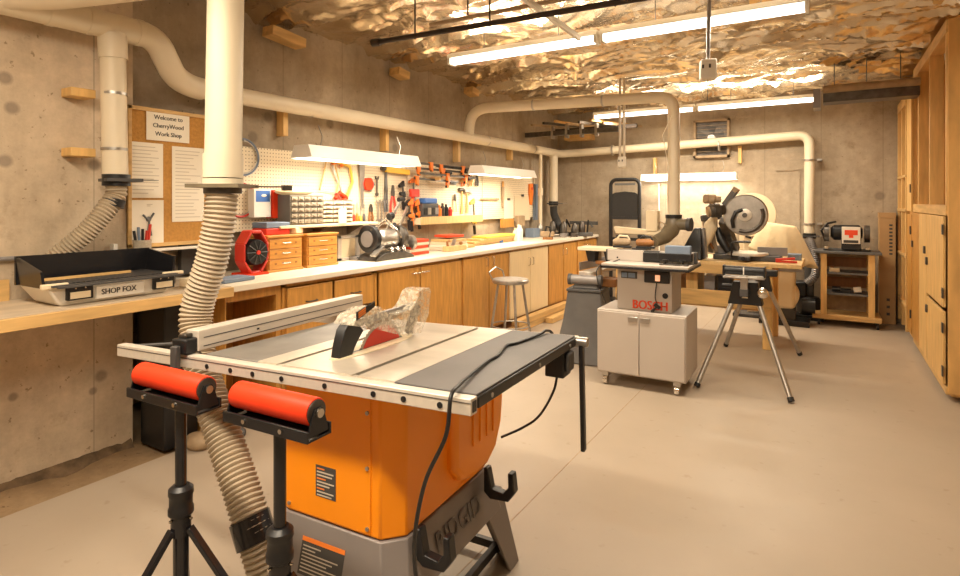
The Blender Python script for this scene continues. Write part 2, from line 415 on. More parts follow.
def foil_ceiling():
    b = B(); nx, ny = 230, 480; x0, x1, y0, y1 = -3.6, 1.36, YN, YB+.05; g = []
    for i in range(nx+1):
        row = []
        for j in range(ny+1):
            x = x0+(x1-x0)*i/nx; y = y0+(y1-y0)*j/ny
            s = abs(math.sin(PI*(y+.05*noise.noise(Vector((x*.8, y*.3, 1))))/.61))
            sag = (.055+.045*noise.noise(Vector((x*.5, y*1.3, 5))))*s**.6
            w1 = noise.noise(Vector((x*.9, y*2.0, 0)))*.045
            # sharp folds, mostly running along the batt, warped so that they fan out
            wx = x+.5*noise.noise(Vector((x*1.2, y*1.2, 9))); wy = y+.22*noise.noise(Vector((x*1.4, y*1.6, 19)))
            rg = lambda n_: max(0, 1-abs(n_)*2.6)**1.6
            w2 = rg(noise.noise(Vector((wx*1.0+3, wy*4.6, 2))))*.050
            w3 = rg(noise.noise(Vector((wx*2.0, wy*9.5+wx*2.2, 7))))*.026
            w3 += rg(noise.noise(Vector((wx*5.5-wy*5, wy*11+wx*5, 4))))*.008
            z = 2.775 - sag + w1 - w2 - w3
            if x > -.2: z -= .03*(x+.2)
            row.append(b.bm.verts.new((x, y, z)))
        g.append(row)
    for i in range(nx):
        for j in range(ny): b.bm.faces.new((g[i][j], g[i][j+1], g[i+1][j+1], g[i+1][j]))
    return b
foil_ceiling().build('ceiling', 'foil', kind='structure')

# ------------------------------------------------------------------ lamps
def area(name, parent, loc, sx, sy, power, rot=(0, 0, 0), col=WARM, spread=PI):
    l = bpy.data.lights.new(name, 'AREA'); l.shape = 'RECTANGLE'; l.size = sx; l.size_y = sy; l.energy = power; l.color = col; l.spread = spread
    o = bpy.data.objects.new(name, l); COL.objects.link(o); o.location = loc; o.rotation_euler = rot; o.parent = parent; return o
def ceiling_fixture(x0, x1, y, z, label, power=LAMP_W):
    t = thing('fluorescent_ceiling_light', label, 'ceiling light', ((x0+x1)/2, y, z), group='long fluorescent strips under the foil ceiling')
    h = (x1-x0)/2
    for a, b_ in ((-h, -.012), (.012, h)):
        hs = B().prism([(-.055, .028), (-.038, .062), (.038, .062), (.055, .028), (.052, .024), (-.052, .024)], 0, a, b_).build('housing', 'white_metal', t)
        for dy in (-.024, .024):
            B().cyl((a+.02, dy, .002), (b_-.02, dy, .002), .017, n=12).build('tube', 'tube_glow', t)
        for e in (a, b_-.02): B().box(e, e+.02, -.045, .045, -.02, .03).build('lamp_holder', 'white_metal', t)
    top = 2.70-z
    for x in (-h*.75, -h*.25, h*.3, h*.8):
        B().cyl((x, 0, .06), (x, 0, top), .003, n=6).build('hanger_wire', 'dark_steel', t)
    area('tube_light', t, (0, 0, -.03), 2*h, .12, power)
    area('tube_light', t, (0, 0, .075), 2*h, .12, power*.28, rot=(PI, 0, 0))
    return t
ceiling_fixture(-2.50, -.09, 3.66, 2.45, 'long fluorescent strip crossing the ceiling nearest the camera, above the table saw')
ceiling_fixture(-2.56, -.07, 7.0, 2.45, 'long fluorescent strip hung near the back wall in front of the vent')
ceiling_fixture(-2.5, -.05, .35, 2.45, 'added unseen fluorescent fill strip overhead beside the viewer', LAMP_W*1.35)  # unseen third strip, added overhead to light the front of the saw

def shop_light(c, axis, label, L_=1.2, tilt=1, w_=SHOP_W):
    """hooded two-tube shop light; axis 'y' hangs off the left wall, 'x' off the back wall"""
    t = thing('shop_light', label, 'shop light', c, 0 if axis == 'x' else PI/2, group='white hooded shop lights over the benches')
    prof = [(-.105, -.042), (-.07, .045), (.07, .045), (.105, -.042), (.101, -.046), (.067, .037), (-.067, .037), (-.101, -.046)]
    B().prism(prof, 0, -L_/2, L_/2).build('hood', 'white_metal', t)
    for e in (-L_/2-.004, L_/2): B().prism([(-.105, -.042), (-.07, .045), (.07, .045), (.105, -.042)], 0, e, e+.004).build('end_plate', 'white_metal', t)
    for dy in (-.045, .045): B().cyl((-L_/2+.02, dy, -.016), (L_/2-.02, dy, -.012), .018, n=12).build('tube', 'tube_glow', t)
    for x in (-L_*.36, L_*.36): B().tube([(x, 0, .045), (x+.02, 0, .12), (x, .02, .2)], .004, n=6).build('hanger_chain', 'steel', t)
    area('tube_light', t, (0, 0, -.035), L_*.95, .2, w_)
    return t
shop_light((-3.06, 3.28, 1.715), 'y', 'hooded shop light over the parts organizers on the pegboard wall')
shop_light((-3.06, 5.54, 1.70), 'y', 'hooded shop light farther along the pegboard wall, nearer the corner')
shop_light((-1.57, 7.80, 1.70), 'x', 'hooded shop light on the back wall behind the white column', 1.18)

# ------------------------------------------------------------------ dust-collection pipes
duct = thing('dust_duct', 'cream plastic dust collection main along the left and back walls', 'duct', (-3.2, 1.55, 2.0))
def arc(c, p, q, n=8):   # rounded corner polyline from p via c to q
    c, p, q = Vector(c), Vector(p), Vector(q)
    return [(p*(1-t)**2 + c*2*t*(1-t) + q*t*t) for t in [i/n for i in range(n+1)]]
B().tube([(-3.2, YN+.02, 2.29), (-3.2, 1.60, 2.29)] + arc((-3.2, 1.78, 2.29), (-3.2, 1.68, 2.29), (-3.22, 1.83, 2.2), 6)[1:] + arc((-3.3, 1.95, 2.075), (-3.23, 1.87, 2.14), (-3.32, 2.12, 2.07), 6), .068, n=20).build('near_run', 'pvc', duct, True)
B().tube([(-3.33, 2.12, 2.07), (-3.34, 7.60, 2.07)] + arc((-3.34, 7.83, 2.08), (-3.34, 7.66, 2.07), (-3.12, 7.84, 2.085), 8), .056, n=18).build('wall_run', 'pvc', duct, True)
B().tube([(-3.12, 7.84, 2.085), (-.36, 7.84, 2.166)] + arc((-.19, 7.84, 2.17), (-.32, 7.84, 2.167), (-.19, 7.84, 2.04), 8) + [(-.19, 7.84, 1.0)], .055, n=18).build('back_run', 'pvc', duct, True)
B().cyl((-3.2, 1.545, 2.29), (-3.2, 1.56, 1.51), .06, n=20).build('drop', 'pvc', duct, True)
B().cyl((-3.2, 1.545, 2.25), (-3.2, 1.55, 2.12), .068, n=20).build('coupling', 'pvc', duct, True)
B().tube([(-3.2, 1.05, 2.29), (-3.05, 1.25, 2.33), (-2.7, 1.45, 2.37), (-2.25, 1.45, 2.45), (-2.05, 1.40, 2.55)], .06, n=18).build('branch', 'pvc', duct, True)
for y in (.95, 1.25, 1.42, 1.66): B().cyl((-3.2, y, 2.29), (-3.2, y+.03, 2.29), .0715, n=20).build('band', 'pvc', duct, True)
for z in (1.93, 1.64): B().cyl((-3.2, 1.555, z), (-3.2, 1.555, z+.014), .063, n=20).build('strap', 'steel_band', duct, True)
for y in (3.0, 4.2, 5.6, 6.8): B().cyl((-3.34, y, 2.07), (-3.34, y+.02, 2.07), .0595, n=18).build('strap', 'steel_band', duct, True)
for x in (-2.6, -1.2): B().cyl((x, 7.84, 2.1), (x+.02, 7.84, 2.1), .075, n=18).build('strap', 'steel_band', duct, True)
for z in (1.86, 1.1): B().cyl((-.19, 7.84, z), (-.19, 7.84, z+.02), .066, n=18).box(-.11, -.06, 7.83, 7.99, z, z+.02).build('strap', 'steel_band', duct, True)
# small drops in the far left corner
B().tube([(-3.34, 7.05, 2.03), (-3.34, 7.05, .92)], .022, n=12).build('thin_drop', 'pvc', duct, True)
B().cyl((-3.34, 7.05, 1.46), (-3.34, 7.05, 1.56), .036, n=12).build('coupling', 'pvc', duct, True)
B().cyl((-3.34, 7.48, 2.03), (-3.34, 7.48, 1.38), .062, n=16).build('corner_drop', 'pvc', duct, True)

def blast_gate(c, r, label, d=(1, 0)):
    t = thing('blast_gate', label, 'blast gate', c)
    B().cyl((0, 0, -.03), (0, 0, .03), r+.008, n=20).build('collar', 'black', t)
    B().rbox((.02*d[0], .02*d[1], 0), (2*r+.05, 2*r+.05, .016), math.atan2(d[1], d[0])).build('slide_frame', 'dark_grey', t)
    B().rbox((d[0]*(r+.07), d[1]*(r+.07), .003), (.12, r*1.5, .005), math.atan2(d[1], d[0])).build('slide_plate', 'steel', t)
    return t
blast_gate((-3.2, 1.565, 1.485), .058, 'black blast gate under the pipe beside the cork notice board', (.2, 1))
blast_gate((-3.34, 7.48, 1.35), .06, 'blast gate on the short pipe in the far left corner', (1, 0))
def hose(name, pts, r, label, m='hose', **k):
    return hose_mesh(pts, r, **k).build(name, m, cat='hose', label=label, group='ribbed dust hoses')
hose('flexible_hose', [(-3.2, 1.565, 1.455), (-3.2, 1.56, 1.40), (-3.20, 1.50, 1.31), (-3.23, 1.42, 1.20), (-3.28, 1.33, 1.10), (-3.30, 1.27, 1.02)], .046, 'short ribbed tan hose dropping behind the cream benchtop sanding box')
hose('flexible_hose', [(-3.34, 7.48, 1.31), (-3.33, 7.48, 1.2), (-3.28, 7.46, 1.1), (-3.2, 7.4, 1.0)], .05, 'ribbed dark hose in the far left corner behind the tools', m='dark_grey')

B().tube([(-3.2, 1.555, 1.385), (-3.2, 1.545, 1.345)], .054, n=20).build('hose_coupler', 'black', cat='coupler', label='dark collar on the short ribbed hose by the notice board')
# big vertical pipe by the table saw and its hose
pp = thing('dust_pipe', 'large cream vertical dust pipe dropping behind the table saw', 'duct', (-1.955, 1.335, 1.46))
B().cyl((-1.955, 1.335, 1.46), (-2.0, 1.385, 2.6), .066, n=28).build('pipe', 'pvc', pp, True)
B().cyl((-1.955, 1.335, 1.46), (-1.957, 1.337, 1.55), .0715, n=28).build('coupling', 'pvc', pp, True)
bg = thing('blast_gate', 'dark blast gate at the foot of the large vertical pipe', 'blast gate', (-1.955, 1.335, 1.43))
B().cyl((0, 0, -.028), (0, 0, .0), .068, n=24).build('collar', 'dark_steel', bg)
B().cyl((0, 0, .0), (0, 0, .028), .0725, n=24).build('upper_collar', 'pvc', bg)
B().rbox((-.0, .0, 0), (.20, .17, .014), .5).build('slide_frame', 'olive_plastic', bg)
B().rbox((.07, .14, 0), (.02, .14, .006), -.45).rbox((.105, .21, -.004), (.035, .035, .022), -.45).build('handle', 'dark_steel', bg)
hose('flexible_hose', [(-1.955, 1.33, 1.40), (-1.955, 1.32, 1.30), (-1.98, 1.305, 1.15), (-2.025, 1.275, .97), (-2.0, 1.26, .86), (-1.93, 1.24, .74), (-1.795, 1.22, .58), (-1.66, 1.20, .42), (-1.575, 1.19, .30), (-1.52, 1.21, .16), (-1.50, 1.28, .075)], .054, 'long ribbed tan hose curving from the large pipe under the saw fence', pitch=.0165)
hb = B(); hb.cyl((-1.607, 1.192, .345), (-1.565, 1.19, .275), .064, n=24)
cl = hb.build('hose_coupler', 'black_gloss', cat='coupler', label='black coupling joining the ribbed hose low beside the saw')

# column duct to the router table, with cross run from the left wall
cd = thing('column_duct', 'cream vertical column pipe in mid room with its run across to the left wall', 'duct', (-1.255, 5.6, 1.25))
B().tube([(-1.255, 5.6, 1.25)] + [(-1.255, 5.6, 2.2)] + arc((-1.255, 5.6, 2.38), (-1.255, 5.6, 2.24), (-1.42, 5.57, 2.38), 8) + [(-1.5, 5.55, 2.38)], .056, n=20).build('column', 'pvc', cd, True)
B().tube([(-1.42, 5.57, 2.38), (-3.05, 5.27, 2.38)] + arc((-3.3, 5.22, 2.38), (-3.1, 5.26, 2.38), (-3.32, 5.22, 2.2), 6) + [(-3.33, 5.22, 2.1)], .056, n=18).build('cross_run', 'pvc', cd, True)
B().cyl((-1.255, 5.6, 1.95), (-1.255, 5.6, 2.0), .06, n=20).build('coupling', 'pvc', cd, True)
for x in (-2.6, -1.9): B().cyl((x, 5.57+(x+1.42)*.184, 2.38), (x-.02, 5.57+(x+1.42)*.184, 2.38), .06, n=18).build('band', 'steel_band', cd, True)
B().tube([(-1.25, 5.5, 2.18), (-1.33, 5.48, 2.0), (-1.28, 5.5, 1.7), (-1.3, 5.52, 1.4)], .004, n=6).build('ground_wire', 'paper', cd, True)

# wooden wall cleats
for i, (px, y0, y1, m) in enumerate([(284, 103, 136, 'pine'), (386, 124, 151, 'pine'), (458, 138, 162, 'maple'), (511, 145, 160, 'maple')]):
    a = at(px, y0, X=-3.44)
    b2 = at(px, y1, X=-3.44)
    B().box(-3.498, -3.42, a.y-.022, a.y+.022, b2.z, a.z).build('wall_cleat', m, bevel=.003, cat='cleat', label='short wooden cleat under the wall pipe %s' % ['above the near shop light, left end', 'above the near shop light, right end', 'between the two shop lights', 'above the second shop light'][i], group='wooden cleats under the wall duct')
for i, (y, z) in enumerate(((1.44, 1.93), (1.44, 1.625))):
    B().box(-3.358, -3.25, 1.375, 1.49, z-.022, z+.022).build('wall_cleat', 'pine', bevel=.004, cat='cleat', label='%s wooden block bracing the pipe beside the notice board' % ('upper', 'lower')[i], group='wooden blocks bracing the drop pipe')
for i, (px, y0, y1) in enumerate(((655, 158, 168), (740, 146, 160))):
    a = at(px, y0, Y=7.95)
    B().box(a.x-.02, a.x+.02, 7.93, 7.998, a.z-.22, a.z-.0).build('wall_cleat', 'pine', bevel=.003, cat='cleat', label='small wooden cleat on the back wall %s the vent' % ('left of', 'below'[:5])[i], group='wooden cleats on the back wall')

# pipes, strut and cords under the ceiling
t = thing('iron_pipe', 'dark iron pipe hung just below the foil ceiling', 'pipe', (-1.5, 2.72, 2.42))
B().tube([(-2.40, 2.68, 2.36), (-.3, 2.80, 2.36), (1.3, 2.88, 2.36)], .016, n=12).build('pipe', 'iron_pipe', t, True)
B().cyl((-2.42, 2.68, 2.36), (-2.36, 2.684, 2.36), .024, n=12).build('end_cap', 'iron_pipe', t, True)
for x in (-2.1, -1.6, -.9, -.3): B().cyl((x, 2.68+(x+2.4)*.055, 2.34), (x, 2.68+(x+2.4)*.055, 2.72), .005, n=6).build('hanger', 'iron_pipe', t, True)
B().beam((-1.375, .8, 2.50), (-1.36, 3.45, 2.42), .022, .030).build('strut', 'white_metal', cat='strut', label='slender white strut running up to the nearest light strip')
t = thing('water_pipe', 'beige pipe crossing the ceiling left of the light strip', 'pipe', (-2.9, 3.3, 2.5))
B().tube([(-2.3, 3.12, 2.57), (-1.5, 3.13, 2.57), (-.5, 3.16, 2.57)], .014, n=10).build('pipe', 'tan', t, True)
for x in (-2.0, -.9): B().box(x-.004, x+.004, 3.12, 3.13, 2.57, 2.75).build('hanger', 'dark_steel', t, True)

def cord_box(p, top, label, grey=True):
    t = thing('hanging_outlet', label, 'outlet box', p)
    B().rbox((0, 0, 0), (.085, .075, .11), .3).build('box', 'wall_plate', t, bevel=.008)
    B().rbox((-.022*.3, -.042, -.02), (.05, .006, .05), .3).build('face', 'white', t)
    for dx in (-.018, .018): B().rbox((dx, -.048, 0.012), (.01, .006, .02), .3).build('socket', 'ink', t)
    return t
q = Vector((-.62, 0, 0)); c, s = math.cos(TH), math.sin(TH)
def dep(px, py, d):
    r = (px-480)/F; return Vector(((-s+r*c)*d, (c+r*s)*d, EYE-(py-HZ)/F*d))
p1 = dep(708, 70, 3.2)
t1 = cord_box(p1, 2.7, 'white outlet box hanging on a grey drop cord in front of the nearest light strip')
B().tube([(0, 0, .05), (.002, 0, .22), (.012, 0, 2.66-p1.z)], .011, n=10).build('drop_pole', 'grey_metal', t1)
B().tube([(0, 0, -.05), (-.003, 0, -.17)], .002, n=6).build('pull_wire', 'ink', t1)
p2 = dep(622, 162, 6.0)
t2 = cord_box(p2, 2.7, 'white outlet box hanging on twin white conduits near the back left corner')
for dx in (-.022, .022): B().cyl((dx, 0, .05), (dx, 0, 2.70-p2.z), .013, n=10).build('drop_pole', 'conduit', t2)
# dark beam-duct at the back right of the ceiling
t = thing('ceiling_duct', 'dark sheet metal duct below the ceiling at back right', 'duct', (.3, 6.3, 2.33))
B().box(-.04, .69, 6.28, 6.5, 2.31, 2.395).build('duct_body', 'dark_steel', t, True, bevel=.004)
B().cyl((-.04, 6.27, 2.43), (.69, 6.27, 2.43), .035, n=14).build('pipe', 'tan', t, True)
for x in (.05, .3, .55): B().box(x-.004, x+.004, 6.265, 6.275, 2.43, 2.68).build('hanger', 'dark_steel', t, True)
B().box(-.12, -.06, 6.25, 6.5, 2.26, 2.44).build('end_flange', 'grey_metal', t, True)
t = thing('ceiling_duct', 'dark rusty duct running along the ceiling seam above the tall wooden shelving', 'duct', (.6, 4.0, 2.6))
B().beam((.38, 4.28, 2.66), (1.3, 4.05, 2.60), .1, .07).build('duct_body', 'dark_steel', t, True, bevel=.004)
# blocks of joist showing at the wall top
for i, (px, py, l) in enumerate(((283, 38, .30), (398, 74, .16), (470, 92, .14))):
    a = at(px, py, X=-3.42)
    B().rbox((-3.40, a.y, a.z), (.12, l, .07), 0, -.10 - .05*i).build('joist_end', 'pine_y', bevel=.004, cat='joist end', label='orange lumber end poking below the foil at the left wall, %s' % ('nearest the big pipe', 'above the shop light', 'beside the cross pipe')[i], group='lumber ends below the foil')
# pipes and planks racked up in the far left corner
t = thing('pipe_rack', 'dark rack of pipes and offcuts under the ceiling in the far left corner', 'rack', (-3.0, 7.0, 2.3))
B().box(-3.48, -2.2, 6.86, 6.92, 2.24, 2.30).build('rail', 'dark_steel', t, True)
B().box(-3.3, -2.1, 7.3, 7.34, 2.33, 2.38).build('rail', 'iron_pipe', t, True)
for i in range(7):
    x = -3.25+i*.14; B().beam((x, 6.6+.05*i, 2.36+.02*(i % 3)), (x+.2, 7.9, 2.42+.03*(i % 2)), .03, .03).build('offcut', ['tan', 'dark_steel', 'kraft'][i % 3], t, True)
for i in range(4): B().box(-3.1+.2*i, -3.07+.2*i, 6.85, 6.93, 2.20, 2.36).build('clip', 'steel', t, True)
a = at(575, 142, Y=7.9)
B().box(a.x-.1, a.x+.3, 7.72, 7.92, a.z+.01, a.z+.085).build('lumber_plank', 'pine_x', bevel=.004, cat='plank', label='short wooden plank on edge high in the back left corner')

# vent in the back wall
a, b2 = at(694, 121, Y=7.98), at(730, 157, Y=7.98)
t = thing('wall_vent', 'metal framed exhaust fan vent high in the back wall', 'vent', ((a.x+b2.x)/2, 7.97, b2.z))
x0, x1, z0, z1 = a.x, b2.x, b2.z, a.z
B().box(x0, x1, 7.93, 7.998, z0, z0+.03).box(x0, x1, 7.93, 7.998, z1-.03, z1).box(x0, x0+.03, 7.93, 7.998, z0, z1).box(x1-.03, x1, 7.93, 7.998, z0, z1).build('frame', 'tan', t, True)
B().box(x0+.03, x1-.03, 7.985, 7.996, z0+.03, z1-.03).build('backing', 'dark_steel', t, True)
fb = B(); cx, cz = (x0+x1)/2, (z0+z1)/2
for k in range(5):
    an = 2*PI*k/5; d1 = Vector((math.cos(an), 0, math.sin(an))); d2 = Vector((math.cos(an+.6), 0, math.sin(an+.6))); C0 = Vector((cx, 7.97, cz))
    fb.hull8([C0+d1*.04+Vector((0, o_, 0)) for o_ in (0, .004)]+[C0+d2*.04+Vector((0, o_, 0)) for o_ in (.004, 0)]+[C0+d1*.16+Vector((0, o_, 0)) for o_ in (0, .004)]+[C0+d2*.16+Vector((0, o_, 0)) for o_ in (.004, 0)])
fb.build('fan_blades', 'dark_grey', t, True)
B().cyl((cx, 7.94, cz), (cx, 7.98, cz), .05, n=18).build('fan_hub', 'steel', t, True)
g = B()
for k in range(1, 9): zz = z0+.03+(z1-z0-.06)*k/9; g.box(x0+.03, x1-.03, 7.935, 7.939, zz-.002, zz+.002)
g.build('grille', 'tan', t, True)
# faint filled-in opening on the back wall
a, b2 = at(776, 170, Y=8), at(800, 232, Y=8)
B().box(a.x, b2.x, 7.985, 7.999, a.z-.012, a.z).box(b2.x-.012, b2.x, 7.985, 7.999, b2.z, a.z).build('trim_2', 'concrete_back', kind='structure')
# rail along the left wall and the ledge under the notice board
t = thing('wall_conduit', 'thin grey conduit running along the left wall behind the cream sanding box', 'conduit', (-3.33, .8, 1.09))
B().tube([(-3.335, -1.0, 1.115), (-3.335, 1.15, 1.10), (-3.335, 1.695, 1.09)], .011, n=10).build('pipe', 'grey_metal', t, True)
for y in (.3, 1.62): B().box(-3.359, -3.32, y-.01, y+.01, 1.085, 1.14).build('clip', 'white_metal', t, True)

# ------------------------------------------------------------------ table saw
S0 = Vector((-2.152, 1.059, 0)); PSI = .06
saw = thing('table_saw', 'orange and grey cabinet table saw with a cast iron top and black cord', 'table saw', S0, PSI)
T = lambda u, v: .867 + .026*u - .015*v
def slab(u0, u1, v0, v1, a, b_, B_=None):
    B_ = B_ or B()
    return B_.hull8([(u, v, T(u, v)+d) for d in (a, b_) for u, v in ((u0, v0), (u1, v0), (u1, v1), (u0, v1))])
# tops
tb = B()
for u0, u1 in ((.667, .749), (.768, 1.035), (1.054, 1.182)): slab(u0, u1, .035, .77, -.03, 0, tb)
slab(.67, 1.18, .04, .765, -.035, -.010, tb)
slab(.67, 1.18, .03, .05, -.036, -.003, tb)
top = tb.build('tabletop', 'cast_iron', saw)
for u in (.7585, 1.0445): slab(u-.0095, u+.0095, .05, .77, -.0098, -.009).build('mitre_slot', 'dark_steel', top, smooth=False)
tw = slab(.425, .664, .035, .77, -.028, -.001).build('left_wing', 'wing_steel', saw, bevel=.003)
for v in (.2, .4, .6): slab(.45, .64, v, v+.03, -.04, -.029).build('wing_rib', 'wing_steel', tw)
slab(1.184, 1.43, .03, .77, -.004, .001).build('right_wing', 'laminate', saw, bevel=.002)
wt = slab(1.186, 1.436, .03, .772, -.034, -.0045).build('wing_edge', 'black', saw, bevel=.003)
for v in (.1, .42, .70): B().cyl((1.435, v, T(1.435, v)-.02), (1.4385, v, T(1.435, v)-.02), .006, n=12).build('bolt', 'steel', wt)
# rails
rl = slab(.0, 1.433, -.005, .028, -.043, -.002).build('front_rail', 'aluminium', saw, bevel=.0025)
slab(1.4335, 1.4345, .002, .021, -.036, -.009).build('rail_end', 'black', rl)
slab(.0, 1.433, -.0062, -.0052, -.013, -.011).build('rail_groove', 'dark_grey', rl)
for u in (.485, .594, .691, .811, .975, 1.143, 1.239, 1.347):
    B().cyl((u, -.0072, T(u, 0)-.027), (u, -.004, T(u, 0)-.027), .0078, n=14).build('rail_hole', 'black', rl)
slab(.0, 1.433, .775, .805, -.043, -.006).build('rear_rail', 'aluminium', saw, bevel=.0025)
B().tube([(.03, .03, T(0, 0)-.012), (.20, .14, T(0, 0)-.004), (.37, .06, T(0, 0)-.01)], .006).build('scale_arm', 'dark_grey', saw)
# fence
M0 = Vector((.395, .03, 0)); M1 = Vector((.335, .93, 0)); dF = (M1-M0).normalized(); nF = Vector((dF.y, -dF.x, 0))
def fbox(a0, a1, n0, n1, z0, z1):
    P_ = []
    for z in (z0, z1):
        for a_, n_ in ((a0, n0), (a1, n0), (a1, n1), (a0, n1)):
            q = M0+dF*a_+nF*n_; P_.append((q.x, q.y, T(q.x, q.y)+z))
    return B().hull8(P_)
L_ = (M1-M0).length
fe = fbox(0, L_, -.058, 0, .004, .072).build('fence', 'aluminium', saw, bevel=.003)
fbox(.02, L_-.01, .0, .0012, .044, .047).build('fence_groove', 'dark_grey', fe)
fbox(.02, L_-.01, .0, .0012, .016, .019).build('fence_groove', 'dark_grey', fe)
fbox(.25, .26, .0, .002, .028, .034).build('screw', 'black', fe)
fh = fbox(-.045, .015, -.07, -.005, .0, .05).build('fence_clamp', 'black', saw, bevel=.006)
fbox(-.065, -.045, -.052, -.024, -.045, .03).build('clamp_lever', 'dark_grey', fh, bevel=.004)
fbox(-.03, .0, -.055, -.025, .05, .063).build('clamp_cap', 'dark_steel', fh, bevel=.003)
# throat insert, blade and guard
zt = lambda u, v, d=0: (u, v, T(u, v)+d)
ins = B(); ring = []
for k in range(28):
    a_ = 2*PI*k/28; u = .868+.048*math.cos(a_); v = .345+.21*math.copysign(abs(math.sin(a_))**.7, math.sin(a_)) ; ring.append((u, v))
ins.rings([[zt(u, v, d) for u, v in ring] for d in (.0004, .0022)]).build('throat_insert', 'cream', saw)
slab(.862, .872, .17, .50, .0023, .0027).build('blade_slot', 'black', saw)
bc = (.867, .385, T(.867, .385)-.050)
poly = []
for k in range(120):
    a_ = 2*PI*k/120; r = .127 if k % 2 else .122; poly.append((bc[1]+r*math.cos(a_), bc[2]+r*math.sin(a_)))
bl = B().prism(poly, 0, bc[0]-.0015, bc[0]+.0015).build('blade', 'steel', saw, smooth=False)
pr = [(bc[1]+.113*math.cos(2*PI*k/48), bc[2]+.113*math.sin(2*PI*k/48)) for k in range(48)]
B().prism(pr, 0, bc[0]-.0028, bc[0]+.0028).build('blade_coating', 'red', bl)
tz = T(.868, .25)
V = lambda L: [(v, tz+z) for v, z in L]
gd = B().prism(V([(.153, .002), (.163, .045), (.178, .085), (.20, .105), (.235, .10), (.255, .082), (.27, .068), (.245, .045), (.225, .02), (.215, .002)]), 0, .850, .886).build('guard_nose', 'black', saw, bevel=.003)
side = V([(.19, .10), (.215, .122), (.28, .135), (.33, .132), (.36, .108), (.42, .095), (.50, .095), (.53, .115), (.56, .152), (.585, .158), (.625, .156), (.632, .145), (.615, .06), (.565, .004), (.55, .004), (.47, .012), (.41, .030), (.34, .055), (.27, .078)])
gs = B().prism(side, 0, .828, .832).build('guard_shield', 'clear_plastic', saw)
B().prism([(v, z) for v, z in side], 0, .905, .909).build('guard_shield', 'clear_plastic', saw)
tp_ = B(); topl = [(.19, .10), (.215, .122), (.28, .135), (.33, .132), (.36, .108), (.42, .095), (.50, .095), (.53, .115), (.56, .152), (.585, .158), (.625, .156)]
for (v0, z0), (v1, z1) in zip(topl, topl[1:]): tp_.hull8([(u, v, tz+z) for z_ in (0, .004) for u, v, z in ((.83, v0, z0+z_), (.907, v0, z0+z_), (.907, v1, z1+z_), (.83, v1, z1+z_))])
tp_.build('guard_cover', 'clear_plastic', saw)
B().beam((.868, .20, tz+.09), (.868, .60, tz+.10), .010, .022).build('guard_arm', 'grey_metal', saw)
B().beam((.850, .33, tz+.07), (.850, .52, tz+.085), .006, .03).build('guard_link', 'tan', saw)
lb = B().hull8([(.909, .203, 1.000), (.913, .203, 1.000), (.913, .292, 1.030), (.909, .292, 1.030), (.909, .203, 1.026), (.913, .203, 1.026), (.913, .292, 1.047), (.909, .292, 1.047)]).build('warning_label', 'black', saw)
for k in range(3):
    z = 1.004+.007*k; B().hull8([(u, v, z+(v-.203)*.32+d) for d in (0, .004) for u, v in ((.9132, .210), (.9136, .210), (.9136, .245), (.9132, .245))]).build('label_stripe', 'orange', lb, smooth=False)
B().beam((.868, .54, tz), (.868, .60, tz+.10), .004, .05).build('riving_knife', 'dark_steel', saw)
# orange cabinet: chamfered box
def octo(u0, u1, v0, v1, c_, z): return [(u0+c_, v0, z), (u1-c_, v0, z), (u1, v0+c_, z), (u1, v1-c_, z), (u1-c_, v1, z), (u0+c_, v1, z), (u0, v1-c_, z), (u0, v0+c_, z)]
cb = B().rings([octo(.645, 1.122, .12, .72, .055, .40), octo(.645, 1.122, .12, .72, .055, .845)]).build('cabinet', 'orange_paint', saw, bevel=.006)
B().box(.70, 1.035, .1165, .12, .408, .838).build('front_panel', 'orange_paint', cb, bevel=.002)
for u, z in ((1.025, .76), (1.025, .60), (1.025, .425), (.715, .76), (.715, .425)): B().cyl((u, .112, z), (u, .117, z), .006, n=10).build('screw', 'steel', cb)
# motor side bulge, round at the bottom
prof = [(.40, .836), (.40, .50), (.44, .45), (.52, .425), (.63, .43), (.70, .47), (.745, .55), (.76, .66), (.76, .836)]
bu = B().prism(prof, 0, 1.10, 1.155).build('motor_cover', 'orange_paint', saw, bevel=.02, seg=3)
for v in (.51, .56, .61, .66): B().box(1.154, 1.160, v, v+.012, .54, .82).build('rib', 'orange_paint', bu, bevel=.002)
# labels on the front
def label_plate(name, u0, u1, z0, z1, head, rows, y=.1160):
    lp = B().box(u0, u1, y-.0008, y, z0, z1).build(name, 'black' if head else 'black', cb if head else base, smooth=False)
    return lp
lp = B().box(.826, .905, .1152, .1164, .475, .570).build('spec_label', 'ink', cb, smooth=False)
for k in range(9):
    z = .562-.010*k; m = 'orange' if k in (0, 3, 6) else 'faint_ink'
    B().box(.831, .831+[.03, .066, .06, .035, .068, .05, .03, .066, .058][k], .1146, .1152, z-.004, z).build('print_line', m, lp, smooth=False)
# grey stand with splayed legs and arched openings
def stand():
    b = B(); zt_ = .398; u0, u1, v0, v1 = .64, 1.127, .115, .725; o_ = .115
    b.rings([octo(u0-o_*.35, u1+o_*.35, v0-o_*.35, v1+o_*.35, .055, .24), octo(u0, u1, v0, v1, .055, zt_)])
    return b
base = stand().build('stand', 'base_grey', saw, bevel=.004)
def leg(cu, cv, du, dv):
    # angle-iron style leg flaring to the floor
    b = B(); t0 = Vector((cu, cv, .30)); t1 = Vector((cu+du*.045, cv+dv*.06, .0))
    wA, wB = .15, .075
    for ax in (0, 1):
        d = Vector((-du, 0, 0)) if ax == 0 else Vector((0, -dv, 0)); n = Vector((0, -dv, 0)) if ax == 0 else Vector((-du, 0, 0))
        b.hull8([t1, t1+d*wB, t1+d*wB+n*.012, t1+n*.012, t0, t0+d*wA, t0+d*wA+n*.012, t0+n*.012])
    return b
